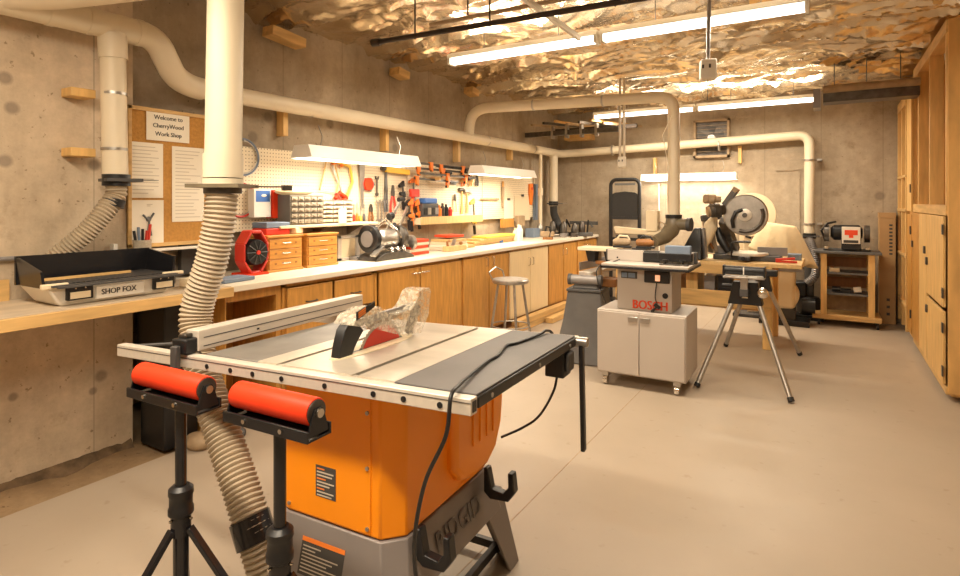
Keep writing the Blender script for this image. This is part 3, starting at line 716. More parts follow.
for cu, cv, du, dv in ((.618, .092, -1, -1), (1.150, .092, 1, -1), (1.150, .748, 1, 1), (.618, .748, -1, 1)):
    lg = leg(cu, cv, du, dv).build('leg', 'base_grey', saw, bevel=.003)
lw = B().hull8([(.79, .0885, .275), (.94, .0885, .275), (.94, .0890, .275), (.79, .0890, .275), (.79, .1040, .348), (.94, .1040, .348), (.94, .1045, .348), (.79, .1045, .348)])
def on_front(u0, u1, z0, z1, m, nm, par, off):   # a thin decal on the sloping front of the stand
    f_ = lambda z: .07475+(z-.24)*(.04025/.158)
    return B().hull8([(u, f_(z)-off-d, z) for z in (z0, z1) for u, d in ((u0, .0006), (u1, .0006), (u1, 0), (u0, 0))]).build(nm, m, par, smooth=False)
wl_ = on_front(.788, .955, .250, .350, 'ink', 'warning_label', base, .0004)
on_front(.788, .955, .338, .350, 'orange', 'label_header', wl_, .0012)
for k in range(8):
    on_front(.795, .795+[.07, .05, .14, .12, .10, .14, .13, .09][k], .328-.0095*k-.003, .328-.0095*k, 'faint_ink', 'print_line', wl_, .0012)
fs = lambda z: 1.127+(.398-z)*(.04025/.158)
text('embossed_letters', 'RIDGID', .085, 'base_grey', (1.152, .43, .320), (0, 1, 0), (-.25, 0, .968), base, depth=.0015, bold=.003)
# inner dark of the arches and cross rails of the mobile base
B().box(.60, .62, .05, .80, .03, .06).build('base_rail', 'dark_grey', saw); B().box(1.10, 1.12, .05, .80, .03, .06).build('base_rail', 'dark_grey', saw)
B().box(.62, 1.10, .04, .06, .03, .06).build('base_rail', 'dark_grey', saw); B().box(.62, 1.10, .78, .80, .03, .06).build('base_rail', 'dark_grey', saw)
for u, v in ((.61, .02), (1.11, .02), (.61, .82), (1.11, .82)): B().cyl((u-.012, v, .03), (u+.012, v, .03), .03, n=18).build('caster', 'black', saw)
# fence storage hooks
for v in (.175, .60):
    hk = B().prism([(1.150, .345), (1.150, .43), (1.165, .43), (1.180, .36), (1.225, .355), (1.245, .38), (1.243, .43), (1.262, .43), (1.270, .365), (1.245, .330), (1.175, .325)], 1, v, v+.035)
    hk.build('storage_hook', 'black', saw, bevel=.004)
# power switch and hanging lever at the far right corner
sw = B().box(1.355, 1.425, .665, .742, .765, .862).build('switch_box', 'black', saw, bevel=.006)
B().box(1.4255, 1.440, .675, .735, .785, .85).build('switch_cover', 'dark_grey', sw, bevel=.006)
B().beam((1.452, .775, .872), (1.452, .80, .475), .026, .016, up=(1, 0, 0)).build('support_lever', 'black', saw, bevel=.004)
B().cyl((1.432, .775, .873), (1.475, .775, .873), .017, n=16).build('lever_knob', 'brass' if 'brass' in MATS else 'steel', saw)
# cord across the top and down the side, second cord from the switch
cp = [zt(1.34, .86, -.10), zt(1.335, .80, -.01), zt(1.325, .76, .012), zt(1.32, .70, .008), zt(1.30, .56, .006), zt(1.285, .50, .007), zt(1.315, .38, .006), zt(1.32, .30, .007), zt(1.345, .17, .010), zt(1.375, .04, .014), zt(1.39, -.025, .005), (1.385, -.04, .82), (1.33, -.045, .70), (1.29, -.03, .55), (1.275, .0, .42), (1.285, .02, .34), (1.33, .04, .24), (1.36, .06, .12), (1.33, .10, .012)]
B().tube(spline(cp, 8), .0052, n=10).build('power_cord', 'black', saw)
B().tube(spline([(1.39, .70, .77), (1.37, .71, .70), (1.31, .73, .60), (1.24, .74, .54), (1.155, .735, .49)], 8), .0045, n=10).build('motor_cord', 'black', saw)

# ------------------------------------------------------------------ roller stands
def roller_stand(c, ang, zr, L_, label, head_u=0.):
    t = thing('roller_stand', label, 'roller stand', (c[0], c[1], 0), ang, group='red roller stands at the saw')
    r = .034; h = L_/2; o_ = head_u
    rl = B().lathe((o_-h, 0, zr), (1, 0, 0), [(r*.96, 0), (r, .004), (r, L_-.004), (r*.96, L_)], 28).build('roller', 'roller_red', t)
    for sgn in (-1, 1):
        x = o_+sgn*h
        B().cyl((x, 0, zr), (x+sgn*.003, 0, zr), r*.88, n=24).build('roller_cap', 'dark_steel', rl)
        B().cyl((x+sgn*.003, 0, zr), (x+sgn*.016, 0, zr), .011, n=16).build('axle_nut', 'chrome', rl)
        B().prism([(-.035, zr-.052), (.035, zr-.052), (.022, zr-.01), (.012, zr+.012), (-.012, zr+.012), (-.022, zr-.01)], 0, x+sgn*.004, x+sgn*.009).build('end_bracket', 'black_gloss', t, bevel=.001)
    B().box(o_-h-.012, o_+h+.012, -.040, -.034, zr-.058, zr-.034).box(o_-h-.012, o_+h+.012, .034, .040, zr-.058, zr-.034).box(o_-h-.012, o_+h+.012, -.04, .04, zr-.062, zr-.056).build('cradle', 'black_gloss', t, bevel=.001)
    for x in (-h*.5, h*.45): B().cyl((o_+x, -.044, zr-.047), (o_+x, -.040, zr-.047), .006, n=10).build('bolt', 'chrome', t)
    B().cyl((0, 0, .30), (0, 0, zr-.06), .0155, n=20).build('post', 'black_gloss', t)
    B().lathe((0, 0, .472), (0, 0, 1), [(.030, 0), (.034, .004), (.034, .02), (.031, .024), (.031, .055), (.034, .06), (.033, .075), (.022, .085)], 24).build('collar', 'black', t)
    cr = B()
    cr.cyl((0, 0, .415), (0, 0, .475), .027, n=20); cr = cr.build('leg_bracket', 'black_gloss', t)
    for k in range(3):
        a_ = .4+2*PI*k/3; d = Vector((math.cos(a_), math.sin(a_), 0))
        B().beam(d*.026+Vector((0, 0, .435)), d*.34+Vector((0, 0, .012)), .024, .014, up=d).build('leg', 'black_gloss', t, bevel=.002)
        B().cyl(d*.34+Vector((0, 0, 0)), d*.34+Vector((0, 0, .022)), .016, n=14).build('foot', 'rubber', t)
        B().beam(Vector((0, 0, .24))+d*.02, d*.17+Vector((0, 0, .26)), .018, .006).build('brace', 'black_gloss', t)
        for dz in (.428, .462):
            sd = Vector((-d.y, d.x, 0)); B().cyl(d*.028+sd*.0+Vector((0, 0, dz)), d*.034+Vector((0, 0, dz)), .004, n=8).build('rivet', 'chrome', cr)
    B().cyl((0, 0, .10), (0, 0, .42), .021, n=18).build('lower_tube', 'black_gloss', t)
    return t
roller_stand((-1.590, .952), .05, .850, .30, 'left black tripod stand carrying a red roller, standing left of the ribbed hose', -.038)
roller_stand((-1.175, .960), .05, .864, .275, 'right black tripod stand carrying a red roller, in front of the saw cabinet', -.015)

# ------------------------------------------------------------------ left bench and counters
FX = -2.86      # counter front plane
t = thing('plywood_bench', 'wooden wall bench top with pine edge carrying the cream sanding box', 'bench', (-3.1, .5, .86))
B().box(-3.355, FX+.02, YN+.1, 1.99, .875, .90).build('bench_top', 'counter_wood', t, True)
B().box(FX+.02, FX+.045, YN+.1, 1.99, .845, .897).build('edge_strip', 'pine_y', t, True, bevel=.002)
B().box(-3.33, FX+.0, YN+.1, 1.99, .845, .875).build('frame', 'pine_y', t, True)
B().box(-3.355, -3.33, YN+.1, 1.15, .90, 1.0).build('backsplash', 'pine_y', t, True)
B().box(-3.34, FX-.05, -.30, -.26, .0, .845).build('support', 'pine', t, True)
B().box(-3.46, -2.9, 1.992, 2.0, .0, .845).build('end_panel', 'oak', cat='panel', label='oak end panel closing the cabinets beside the dark gap in the wall', bevel=.002)
# counter top running to the corner
t = thing('countertop', 'long white countertop over the oak cabinets along the left wall', 'countertop', (-3.15, 5.0, .86))
B().box(-3.495, FX, 1.992, 7.99, .87, .90).build('top', 'counter_white', t, True, bevel=.004)
B().box(FX-.0, FX+.012, 1.992, 7.99, .862, .898).build('front_edge', 'counter_white', t, True, bevel=.004)

def pull(p, par, vert=False, m='chrome', l=.09):
    x, y, z = p
    if vert: pts = [(x, y, z-l/2), (x+.022, y, z-l/2+.008), (x+.022, y, z+l/2-.008), (x, y, z+l/2)]
    else: pts = [(x, y-l/2, z), (x+.022, y-l/2+.008, z), (x+.022, y+l/2-.008, z), (x, y+l/2, z)]
    return B().tube(pts, .005, n=8).build('handle', m, par, True)
FP = -2.895
def cabinet(y0, y1, label, doors, drawers=(), door='oak', case='oak', handles=True, z0=.10):
    t = thing('base_cabinet', label, 'cabinet', (-3.2, (y0+y1)/2, 0), group=None)
    B().box(-3.49, FP-.022, y0, y0+.018, z0, .868).build('side_panel', case, t, True)
    B().box(-3.49, FP-.022, y1-.018, y1, z0, .868).build('side_panel', case, t, True)
    B().box(-3.49, -3.475, y0+.018, y1-.018, z0, .868).build('back_panel', case, t, True)
    fb = B().box(FP-.022, FP, y0, y1, .835, .868).box(FP-.022, FP, y0, y1, z0, z0+.04).box(FP-.022, FP, y0, y0+.03, z0, .868).box(FP-.022, FP, y1-.03, y1, z0, .868)
    fb.build('face_frame', case, t, True, bevel=.0015)
    B().box(-3.47, FP-.08, y0, y1, 0.001, z0).build('toe_kick', 'oak_dark', t, True)
    for (a, b_, za, zb, hy, hz, vert) in doors:
        d = B().box(FP, FP+.018, a, b_, za, zb).build('door', door, t, True, bevel=.004)
        if hy: pull((FP+.018, hy, hz), d, vert)
    for (a, b_, za, zb) in drawers:
        d = B().box(FP, FP+.018, a, b_, za, zb).build('drawer', door, t, True, bevel=.006)
        pull((FP+.018, (a+b_)/2, (za+zb)/2), d, m='dark_steel')
    return t
# knee space with a recessed panel
t = thing('desk_section', 'recessed oak knee space with pencil tray under the white counter', 'desk section', (-3.2, 2.18, 0))
B().box(-3.40, -3.38, 2.0, 2.38, .05, .868).build('back_panel', 'oak', t, True)
B().box(-3.38, -2.93, 2.0, 2.37, .79, .862).build('pencil_tray', 'oak_dark', t, True)
B().box(-2.93, -2.905, 2.0, 2.38, .80, .868).build('apron', 'oak', t, True)
B().box(-2.93, -2.905, 2.345, 2.38, .0, .80).build('stile', 'oak', t, True)
cabinet(2.385, 3.22, 'oak cabinet with two small drawers, just beyond the knee space', [(2.405, 2.79, .13, .60, 2.76, .56, True), (2.81, 3.20, .13, .60, 2.84, .56, True)], [(2.41, 2.79, .625, .83), (2.81, 3.20, .625, .83)])
cabinet(3.225, 4.40, 'oak cabinet with two wide plain doors behind the saw blade guard', [(3.265, 3.76, .12, .835, 3.70, .79, False), (3.775, 4.38, .12, .835, 3.83, .79, False)])
cabinet(4.405, 5.31, 'oak cabinet with two doors to the left of the metal stool', [(4.425, 4.88, .12, .835, 4.83, .78, True), (4.895, 5.29, .12, .835, 4.95, .78, True)])
cabinet(5.315, 6.30, 'pale unpainted double door cabinet behind the metal stool', [(5.33, 5.80, .12, .835, 5.76, .70, True), (5.81, 6.285, .12, .835, 5.85, .70, True)], door='pale_door')
cabinet(6.305, 7.22, 'oak double door cabinet just right of the pale cabinet', [(6.32, 6.755, .12, .835, 6.70, .74, True), (6.77, 7.205, .12, .835, 6.82, .74, True)])
cabinet(7.225, 7.985, 'last oak cabinet, standing in the far left corner', [(7.245, 7.60, .12, .835, 7.56, .74, True), (7.615, 7.97, .12, .835, 7.65, .74, True)])
for i, (y0, y1, z, x) in enumerate(((5.0, 6.5, .0, -2.80), (5.9, 7.2, .0, -2.69), (5.3, 6.7, .062, -2.80))):
    B().box(x-.045, x+.045, y0, y1, z+.002, z+.06).build('floor_plank', 'pine_y', bevel=.003, cat='plank', label=['long plank lying against the cabinet foot behind the stool', 'outer plank on the floor nearer the grey stand', 'upper plank lying on another at the cabinet foot'][i], group='planks on the floor by the cabinets')

# stool
t = thing('shop_stool', 'round topped grey metal stool in front of the cabinets', 'stool', (-2.58, 4.78, 0))
B().lathe((0, 0, .60), (0, 0, 1), [(.03, .0), (.165, .0), (.175, .01), (.175, .03), (.165, .04), (.03, .038)], 28).build('seat', 'steel', t)
for k in range(4):
    a_ = PI/4+PI/2*k; d = Vector((math.cos(a_), math.sin(a_), 0))
    B().tube([d*.12+Vector((0, 0, .60)), d*.215+Vector((0, 0, .0))], .0125, n=10).build('leg', 'steel', t)
    B().cyl(d*.215, d*.213+Vector((0, 0, .02)), .016, n=10).build('foot', 'rubber', t)
for z in (.20, ):
    R = .12+(.6-z)/.6*.095
    B().tube([(R*math.cos(2*PI*k/24), R*math.sin(2*PI*k/24), z) for k in range(24)], .007, n=8, closed=True).build('foot_ring', 'steel', t)
t2 = B().tube([(-.13, -.08, .60), (-.17, -.11, .70), (-.17, .02, .74), (-.14, .10, .70), (-.11, .10, .60)], .008, n=8).build('back_rail', 'steel', t)

# black bin in the niche
t = thing('floor_bin', 'black bin in the dark gap beside the concrete wall', 'bin', (-3.2, 1.86, 0))
B().box(-3.36, -3.08, 1.75, 1.965, .40, .84).build('bin_body', 'black', t, True, bevel=.01)
B().box(-3.38, -3.06, 1.745, 1.97, .82, .845).build('rim', 'dark_grey', t, True, bevel=.004)
B().box(-3.34, -3.10, 1.76, 1.96, .0, .40).build('crate_base', 'black', t, True, bevel=.01)
for i, (x, y, s_) in enumerate(((-3.0, 1.9, .07), (-3.1, 2.12, .06), (-2.95, 2.1, .05))):
    B().ball((x, y, s_*.5), s_, sc=(1.3, 1, .7)).build('rag', ['tan', 'paper', 'dark_grey'][i], cat='rag', label=['crumpled brown rag on the rough floor below the bench', 'crumpled pale rag on the rough floor below the knee space', 'small dark rag on the rough floor near the hose'][i])

# ------------------------------------------------------------------ cream downdraft sanding box
t = thing('sanding_box', 'cream benchtop sanding box with black grille top and raised black sides', 'sanding table', (-3.12, 1.42, .9))
x0, x1, y0, y1 = -3.21, -2.925, 1.14, 1.73
body = B().hull8([(x0+.02, y0+.06, .901), (x1-.015, y0+.06, .901), (x1-.015, y1-.05, .901), (x0+.02, y1-.05, .901), (x0, y0, .99), (x1, y0, .99), (x1, y1, .99), (x0, y1, .99)]).build('body', 'white', t, True, bevel=.012, seg=3)
B().box(x1-.008, x1+.006, y0+.20, y1-.17, .915, .975).build('name_panel', 'white', body, True, bevel=.004)
text('lettering', 'SHOP FOX', .036, 'ink', (x1+.0065, 1.44, .946), (0, 1, 0), (0, 0, 1), body, True, sx=.92, bold=.0015)
for yc in (1.27, 1.655):
    lt = B().box(x1-.004, x1+.014, yc-.055, yc+.055, .925, .99).build('latch', 'black', body, True, bevel=.004)
    B().box(x1+.0145, x1+.017, yc-.042, yc+.042, .932, .962).build('latch_plate', 'cream', lt, True, bevel=.002)
    for d in (-.02, .02): B().cyl((x1+.014, yc+d, .978), (x1+.017, yc+d, .978), .004, n=8).build('screw', 'chrome', lt, True)
for yc in (1.18, 1.715): B().box(x1-.01, x1+.012, yc-.06, yc+.045, .985, 1.008).build('corner_cap', 'cream', body, True, bevel=.004)
g = B().box(x0+.012, x1-.012, y0+.012, y1-.012, .985, .995).build('tray', 'black', t, True)
gr = B()
for k in range(26):
    y = y0+.03+k*(y1-y0-.06)/25; gr.box(x0+.02, x1-.02, y-.006, y+.006, .995, 1.003)
for k in range(7): gr.box(x0+.02+k*.055, x0+.045+k*.055, y0+.015, y1-.015, .993, 1.001)
gr.build('grille', 'dark_grey', g, True)
B().hull8([(x0, y0+.0, .985), (x1-.03, y0+.0, .985), (x1-.03, y0+.012, .985), (x0, y0+.012, .985), (x0, y0-.01, 1.115), (x1-.03, y0-.01, 1.06), (x1-.03, y0+.002, 1.06), (x0, y0+.002, 1.115)]).build('side_board', 'black_gloss', t, True)
B().hull8([(x0, y1-.012, .985), (x1-.03, y1-.012, .985), (x1-.03, y1, .985), (x0, y1, .985), (x0, y1-.0, 1.115), (x1-.03, y1-.0, 1.085), (x1-.03, y1+.012, 1.085), (x0, y1+.012, 1.115)]).build('side_board', 'black_gloss', t, True)
B().box(x0-.01, x0+.004, y0-.01, y1+.01, .985, 1.118).build('back_board', 'black_gloss', t, True)
B().box(-3.10, -3.085, y0+.05, 1.58, 1.004, 1.016).build('pine_stick', 'pine_y', cat='stick', label='thin pine slat lying across the black grille')
# small things right of the box
B().lathe((-3.22, 1.84, .902), (0, 0, 1), [(.045, 0), (.05, .01), (.05, .1), (.045, .115), (.02, .12)], 18).build('metal_tin', 'dark_steel', cat='tin', label='dark round metal tin between the sanding box and the large hose')
B().rbox((-3.02, 1.88, .925), (.10, .10, .045), .3).build('wood_block', 'cream', bevel=.004, cat='block', label='small pale block on the bench in front of the round tin')

# ------------------------------------------------------------------ cork notice board
a = at(127, 103, X=-3.43); by0 = 1.695; z_top = 1.915; z_bot = 1.112; by1 = 2.30
t = thing('notice_board', 'framed cork notice board pinned with white papers', 'notice board', (-3.352, (by0+by1)/2, z_bot))
B().box(-3.358, -3.349, by0, by1, z_bot, z_top).build('cork_panel', 'cork', t, True)
for (a0, a1, b0, b1) in ((by0, by1, z_top-.022, z_top), (by0, by1, z_bot-.002, z_bot+.02), (by0, by0+.02, z_bot, z_top), (by1-.02, by1, z_bot, z_top)):
    B().box(-3.359, -3.338, a0, a1, b0, b1).build('frame_strip', 'pine_y', t, True, bevel=.002)
PX = -3.346
def sheet(p0, p1, label, dx=0., group=None):
    a, b2 = at(*p0, X=PX), at(*p1, X=PX)
    o = thing('paper_sheet', label, 'paper', (PX+dx, (a.y+b2.y)/2, b2.z), group=group)
    B().box(PX+dx, PX+dx+.0008, a.y, b2.y, b2.z, a.z).build('sheet', 'paper', o, True, smooth=False)
    return o, a.y, b2.y, b2.z, a.z
o, ya, yb, za, zb = sheet((128.5, 141), (163, 198), 'white printed sheet pinned at the left of the cork board, above the pliers poster')
def lines(o, ya, yb, za, zb, n, m='faint_ink', dx=.0012):
    for k in range(n):
        z = zb-(zb-za)*(k+1.2)/(n+1.5); B().box(PX+dx, PX+dx+.0005, ya+.02, yb-.02-rnd.random()*.08, z-.0022, z+.0022).build('print_line', m, o, True, smooth=False)
lines(o, ya, yb, za, zb, 14)
o, ya, yb, za, zb = sheet((172, 146), (204, 221), 'long printed sheet pinned at the right of the cork board beside the large pipe')
lines(o, ya, yb, za, zb, 20)
o, ya, yb, za, zb = sheet((128.5, 200), (163.5, 246), 'poster of a pliers drawing below the left printed sheet')
lines(o, ya+.08, yb-.04, zb-.045, zb-.015, 2)
text('lettering', 'TOOLS IN THE', .016, 'ink', (PX+.0015, (ya+yb)/2, zb-.052), (0, 1, 0), (0, 0, 1), o, True) if False else None
yc = (ya+yb)/2+.01; zc = (za+zb)/2
B().tube([(PX+.004, yc-.005, zc-.07), (PX+.004, yc+.005, zc+.02), (PX+.004, yc+.03, zc+.06)], .006, n=8).tube([(PX+.004, yc+.015, zc-.07), (PX+.004, yc+.0, zc+.02), (PX+.004, yc-.03, zc+.05)], .006, n=8).ball((PX+.004, yc, zc+.025), .016, sc=(.3, 1, 1)).build('pliers_drawing', 'charcoal', o, True)
o, ya, yb, za, zb = sheet((146, 108.5), (189, 143.5), 'welcome sign sheet with three lines of dark lettering at the top of the cork board', dx=.003)
zz = zb-(zb-za)*.20
for k, s_ in enumerate(('Welcome to', 'CherryWood', 'Work Shop')):
    text('lettering', s_, .036, 'ink', (PX+.0045, (ya+yb)/2, zb-(zb-za)*(.24+.27*k)), (0, 1, 0), (0, 0, 1), o, True, sx=.93, bold=.0012, depth=.0004)
# pen cup on the conduit ledge
B().box(-3.357, -3.275, 1.705, 2.33, 1.088, 1.10).build('ledge_shelf', 'white', cat='shelf', label='narrow white ledge below the cork notice board', bevel=.002)
a, b2 = at(130, 246, X=-3.31), at(154, 232, X=-3.31)
cup = B().lathe((-3.31, (a.y+b2.y)/2, 1.101), (0, 0, 1), [(.045, 0), (.048, .055), (.044, .055), (.042, .004)], 16)
cup.build('pen_cup', 'clear_drawer', cat='cup', label='small clear cup of marker pens on the ledge below the cork board')
for k, (dy, m, h, c_) in enumerate(((-.030, 'black', .10, 'left black'), (-.014, 'slate_blue', .12, 'dark blue'), (.002, 'black', .11, 'right black'), (.018, 'red', .10, 'short red'), (.030, 'red', .135, 'tall red'))):
    y = (a.y+b2.y)/2+dy
    B().cyl((-3.31, y, 1.108), (-3.31+.006*k-.012, y+dy*.3, 1.108+h), .0075, n=10).build('marker_pen', m, cat='pen', label='%s marker pen standing in the clear cup' % c_, group='marker pens in the cup')

# ------------------------------------------------------------------ pegboards with tools
XP = -3.452
for y0, y1, z1, lab in ((2.39, 4.30, 1.755, 'near white pegboard panel behind the parts organizers'), (4.31, 5.70, 1.755, 'middle white pegboard panel behind the orange bar clamps'), (5.71, 7.10, 1.755, 'far white pegboard panel with pinned papers')):
    B().box(XP-.006, XP, y0, y1, 1.165, z1).build('pegboard', 'pegboard', cat='pegboard', label=lab, group=None)
B().box(-3.499, XP-.006, 2.40, 7.09, 1.70, 1.74).box(-3.499, XP-.006, 2.40, 7.09, 1.18, 1.22).build('trim_3', 'pine_y', kind='structure')

def wl(px, py, X=-3.43): return at(px, py, X=X)
def tool(name, label, cat, y, z, group=None, X=-3.43): return thing(name, label, cat, (X, y, z), 0, group)
def bar(b, y0, z0, y1, z1, w_, t_, x=0.):  # flat bar in the board plane
    return b.beam((x, y0, z0), (x, y1, z1), w_, t_, up=(1, 0, 0))
def screwdriver(px, py0, py1, m, label, group):
    a, b_ = wl(px, py0), wl(px, py1); t = tool('screwdriver', label, 'screwdriver', a.y, b_.z, group); h = a.z-b_.z
    B().lathe((0, 0, 0), (0, 0, 1), [(.008, 0), (.014, .01), (.014, h*.4), (.009, h*.5)], 12).build('handle', m, t)
    B().cyl((0, 0, h*.5), (0, 0, h), .004, n=8).build('shaft', 'steel', t)
def hammer(px, py0, py1, label, m='pine', head='dark_steel'):
    a, b_ = wl(px, py0), wl(px, py1); t = tool('hammer', label, 'hammer', a.y, b_.z); h = a.z-b_.z
    B().tube([(0, 0, 0), (0, 0, h*.5), (0, 0, h*.93)], [.016, .012, .011], n=10).build('handle', m, t)
    B().cyl((0, -.06, h*.93), (0, .03, h*.93), .02, n=14).hull8([(x, y, h*.93+z) for y, x, z in ((.03, -.012, -.015), (.03, .012, -.015), (.03, .012, .015), (.03, -.012, .015), (.09, -.012, -.03), (.09, .012, -.03), (.09, .012, -.022), (.09, -.012, -.022))]).build('head', head, t)
def pliers(px, py0, py1, m, label, group=None, w_=.03):
    a, b_ = wl(px, py0), wl(px, py1); t = tool('pliers', label, 'pliers', a.y, b_.z, group); h = a.z-b_.z
    for s_ in (-1, 1):
        B().tube([(0, s_*w_, 0), (0, s_*w_*1.1, h*.3), (0, s_*.012, h*.62)], [.010, .011, .008], n=10).build('handle', m, t)
    B().prism([(-.016, h*.60), (.016, h*.60), (.02, h*.75), (.006, h), (-.006, h), (-.02, h*.75)], 0, -.007, .007).build('jaws', 'dark_steel', t)
def spanner(px, py0, py1, label, group=None, m='steel'):
    a, b_ = wl(px, py0), wl(px, py1); h = a.z-b_.z
    b = B(); bar(b, 0, .02, 0, h-.02, .014, .006); b.lathe((-.004, 0, .015), (1, 0, 0), [(.018, 0), (.018, .009)], 12); b.prism([(-.02, h-.03), (.02, h-.03), (.026, h), (.010, h-.005), (.010, h-.018), (-.010, h-.018), (-.010, h-.005), (-.026, h)], 0, -.005, .005)
    bmesh.ops.translate(b.bm, verts=b.bm.verts[:], vec=(-3.43, a.y, b_.z))
    b.build('spanner', m, cat='wrench', label=label, group=group)
def clamp(p0, p1, label, group=None, m='orange', jaw=.085, X=-3.38, barm='dark_steel', pos=(.04, .6), hd=None, name='bar_clamp'):
    a, b_ = at(*p0, X=X), at(*p1, X=X); d = b_-a; L_ = d.length; d = d/L_; n = Vector((0, d.z, -d.y))
    if n.z > 0 and abs(d.y) > abs(d.z): n = -n
    t = thing(name, label, 'clamp', a, 0, group)
    B().beam((0, 0, 0), d*L_, .008, .022, up=n).build('bar', barm, t)
    for i, f in enumerate(pos):
        q = d*(L_*f); s_ = 1 if i == 0 else -1
        P_ = []
        for x in (-.014, .014):
            for u, v in ((-.028, -.022), (.028, -.022), (.016*s_+.012, jaw), (.016*s_-.012, jaw)): P_.append(q+d*u+n*v+Vector((x, 0, 0)))
        B().hull8(P_).build('jaw', m, t, bevel=.004)
        B().cyl(q+n*(jaw-.012)+d*.0, q+n*(jaw-.012)+d*.03*s_, .013, n=12).build('pad', 'black', t)
    q = d*(L_*pos[1]+.04)
    B().cyl(q+n*.02, q+n*.02+d*.10, .016, n=12).build('grip', hd or 'black', t)
    return t

# two coiled hoops hung left of the organizers
for (px, py, r, m, lab) in ((243, 157, .125, 'slate_blue', 'dark blue round hoop hanging above the red one beside the large pipe'), (241, 200, .115, 'red', 'red round hoop hanging behind the ribbed hose')):
    q = wl(px, py, -3.44); t = thing('hanging_hoop', lab, 'hoop', q)
    B().tube([(0, r*math.cos(2*PI*k/36), r*math.sin(2*PI*k/36)) for k in range(36)], .007, n=8, closed=True).build('hoop', m, t)
    B().tube([(0.004, (r-.014)*math.cos(2*PI*k/36), (r-.014)*math.sin(2*PI*k/36)) for k in range(36)], .003, n=6, closed=True).build('inner_coil', 'steel', t)
    B().cyl((-.01, 0, r-.012), (.02, 0, r-.012), .004, n=8).build('hook', 'steel', t)
# cartons by the organizer
a, b_ = at(254, 189, X=-3.38), at(271, 217, X=-3.38)
t = thing('hardware_carton', 'white carton with a blue panel on the pegboard shelf, left of the organizer', 'box', (-3.38, (a.y+b_.y)/2, b_.z))
B().box(-3.445, -3.38, a.y, b_.y, b_.z, a.z).build('carton', 'white', t, True, bevel=.002)
B().box(-3.380, -3.3785, a.y+.015, b_.y-.01, (a.z+b_.z)/2+.01, a.z-.01).build('blue_panel', 'blue', t, True)
B().ball((-3.378, (a.y+b_.y)/2+.01, a.z-.045), .016, sc=(.15, 1.4, .6)).build('emblem', 'white', t, True)
a, b_ = at(273, 190, X=-3.37), at(284, 218, X=-3.37)
B().box(-3.445, -3.37, a.y, b_.y+.03, b_.z, a.z).build('hardware_box', 'roller_red', bevel=.002, cat='box', label='faded red and grey box between the blue panelled carton and the organizer')
# shelf and organizers
t = thing('wall_shelf', 'narrow cream shelf under the parts organizers', 'shelf', (-3.36, 2.95, 1.17))
B().box(-3.449, -3.20, 2.62, 3.62, 1.185, 1.205).build('board', 'cream', t, True, bevel=.003)
for y in (2.75, 3.1, 3.5): B().hull8([(x, y+d, z) for x, z in ((-3.449, 1.185), (-3.449, 1.10), (-3.43, 1.10), (-3.25, 1.185)) for d in (0, .006)][0:0] or [(-3.449, y, 1.10), (-3.435, y, 1.10), (-3.435, y+.006, 1.10), (-3.449, y+.006, 1.10), (-3.449, y, 1.185), (-3.25, y, 1.185), (-3.25, y+.006, 1.185), (-3.449, y+.006, 1.185)]).build('bracket', 'steel', t, True)
def organizer(y0, y1, z0, z1, x, rows, cols, label, dm='clear_drawer'):
    t = thing('parts_organizer', label, 'organizer', (x, (y0+y1)/2, z0), group='drawer organizers on the wall shelf')
    B().box(x-.15, x, y0, y1, z0, z1).build('case', 'organizer_grey', t, True, bevel=.003)
    w_, h_ = (y1-y0-.01)/cols, (z1-z0-.01)/rows
    for r_ in range(rows):
        for c_ in range(cols):
            ya, za = y0+.005+c_*w_, z0+.005+r_*h_
            d = B().box(x, x+.008, ya+.006, ya+w_-.006, za+.007, za+h_-.007).box(x+.008, x+.022, ya+w_*.25, ya+w_*.75, za+h_*.42, za+h_*.55).build('drawer', dm, t, True)
a, b_ = at(292, 183, X=-3.22), at(325, 218, X=-3.22)
organizer(a.y, b_.y, 1.206, 1.42, -3.24, 5, 5, 'grey organizer with five rows of small clear drawers on the wall shelf')
a2 = at(350, 190, X=-3.26)
organizer(b_.y+.015, a2.y+.04, 1.206, 1.385, -3.27, 5, 3, 'smaller organizer of shallow drawers right of the larger organizer', 'book')
B().ball((-3.32, (a.y+b_.y)/2-.05, 1.445), .05, sc=(1.2, 3.4, .65), n=16).build('cloth_bag', 'cloth', cat='bag', label='crumpled cream bag lying on top of the large organizer')
B().rbox((-3.20, b_.y+.16, 1.262), (.01, .075, .115)).build('price_card', 'paper', cat='card', label='small upright white card in front of the smaller organizer')
# tray under the shelf, cleat shelf in the middle
B().box(-3.44, -3.405, 2.80, 3.10, 1.12, 1.17).build('plastic_tray', 'white', bevel=.012, cat='tray', label='white plastic tray below the organizer shelf')
t = thing('wall_shelf', 'cream tool shelf under the blue and black tool case', 'shelf', (-3.4, 5.0, 1.17))
a, b_ = at(418, 217, X=-3.36), at(480, 222, X=-3.36)
B().box(-3.449, -3.33, a.y, b_.y, a.z-.075, a.z-.01).build('board', 'cream', t, True, bevel=.003)
B().box(-3.33, -3.322, a.y, b_.y, a.z-.075, a.z+.0).build('front_lip', 'maple', t, True)
SZ = a.z-.009; SY = a.y
a, b_ = at(421, 198, X=-3.37), at(437, 217, X=-3.37)
t = thing('tool_case', 'black and grey small tool case with a blue top on the cream tool shelf', 'tool case', (-3.39, (a.y+b_.y)/2, SZ))
hh = a.z-SZ
B().box(-3.445, -3.35, a.y, b_.y, SZ, SZ+hh*.72).build('case_body', 'dark_grey', t, True, bevel=.006)
B().box(-3.44, -3.355, a.y+.05, b_.y-.01, SZ+hh*.72, SZ+hh).build('blue_top', 'blue', t, True, bevel=.01)
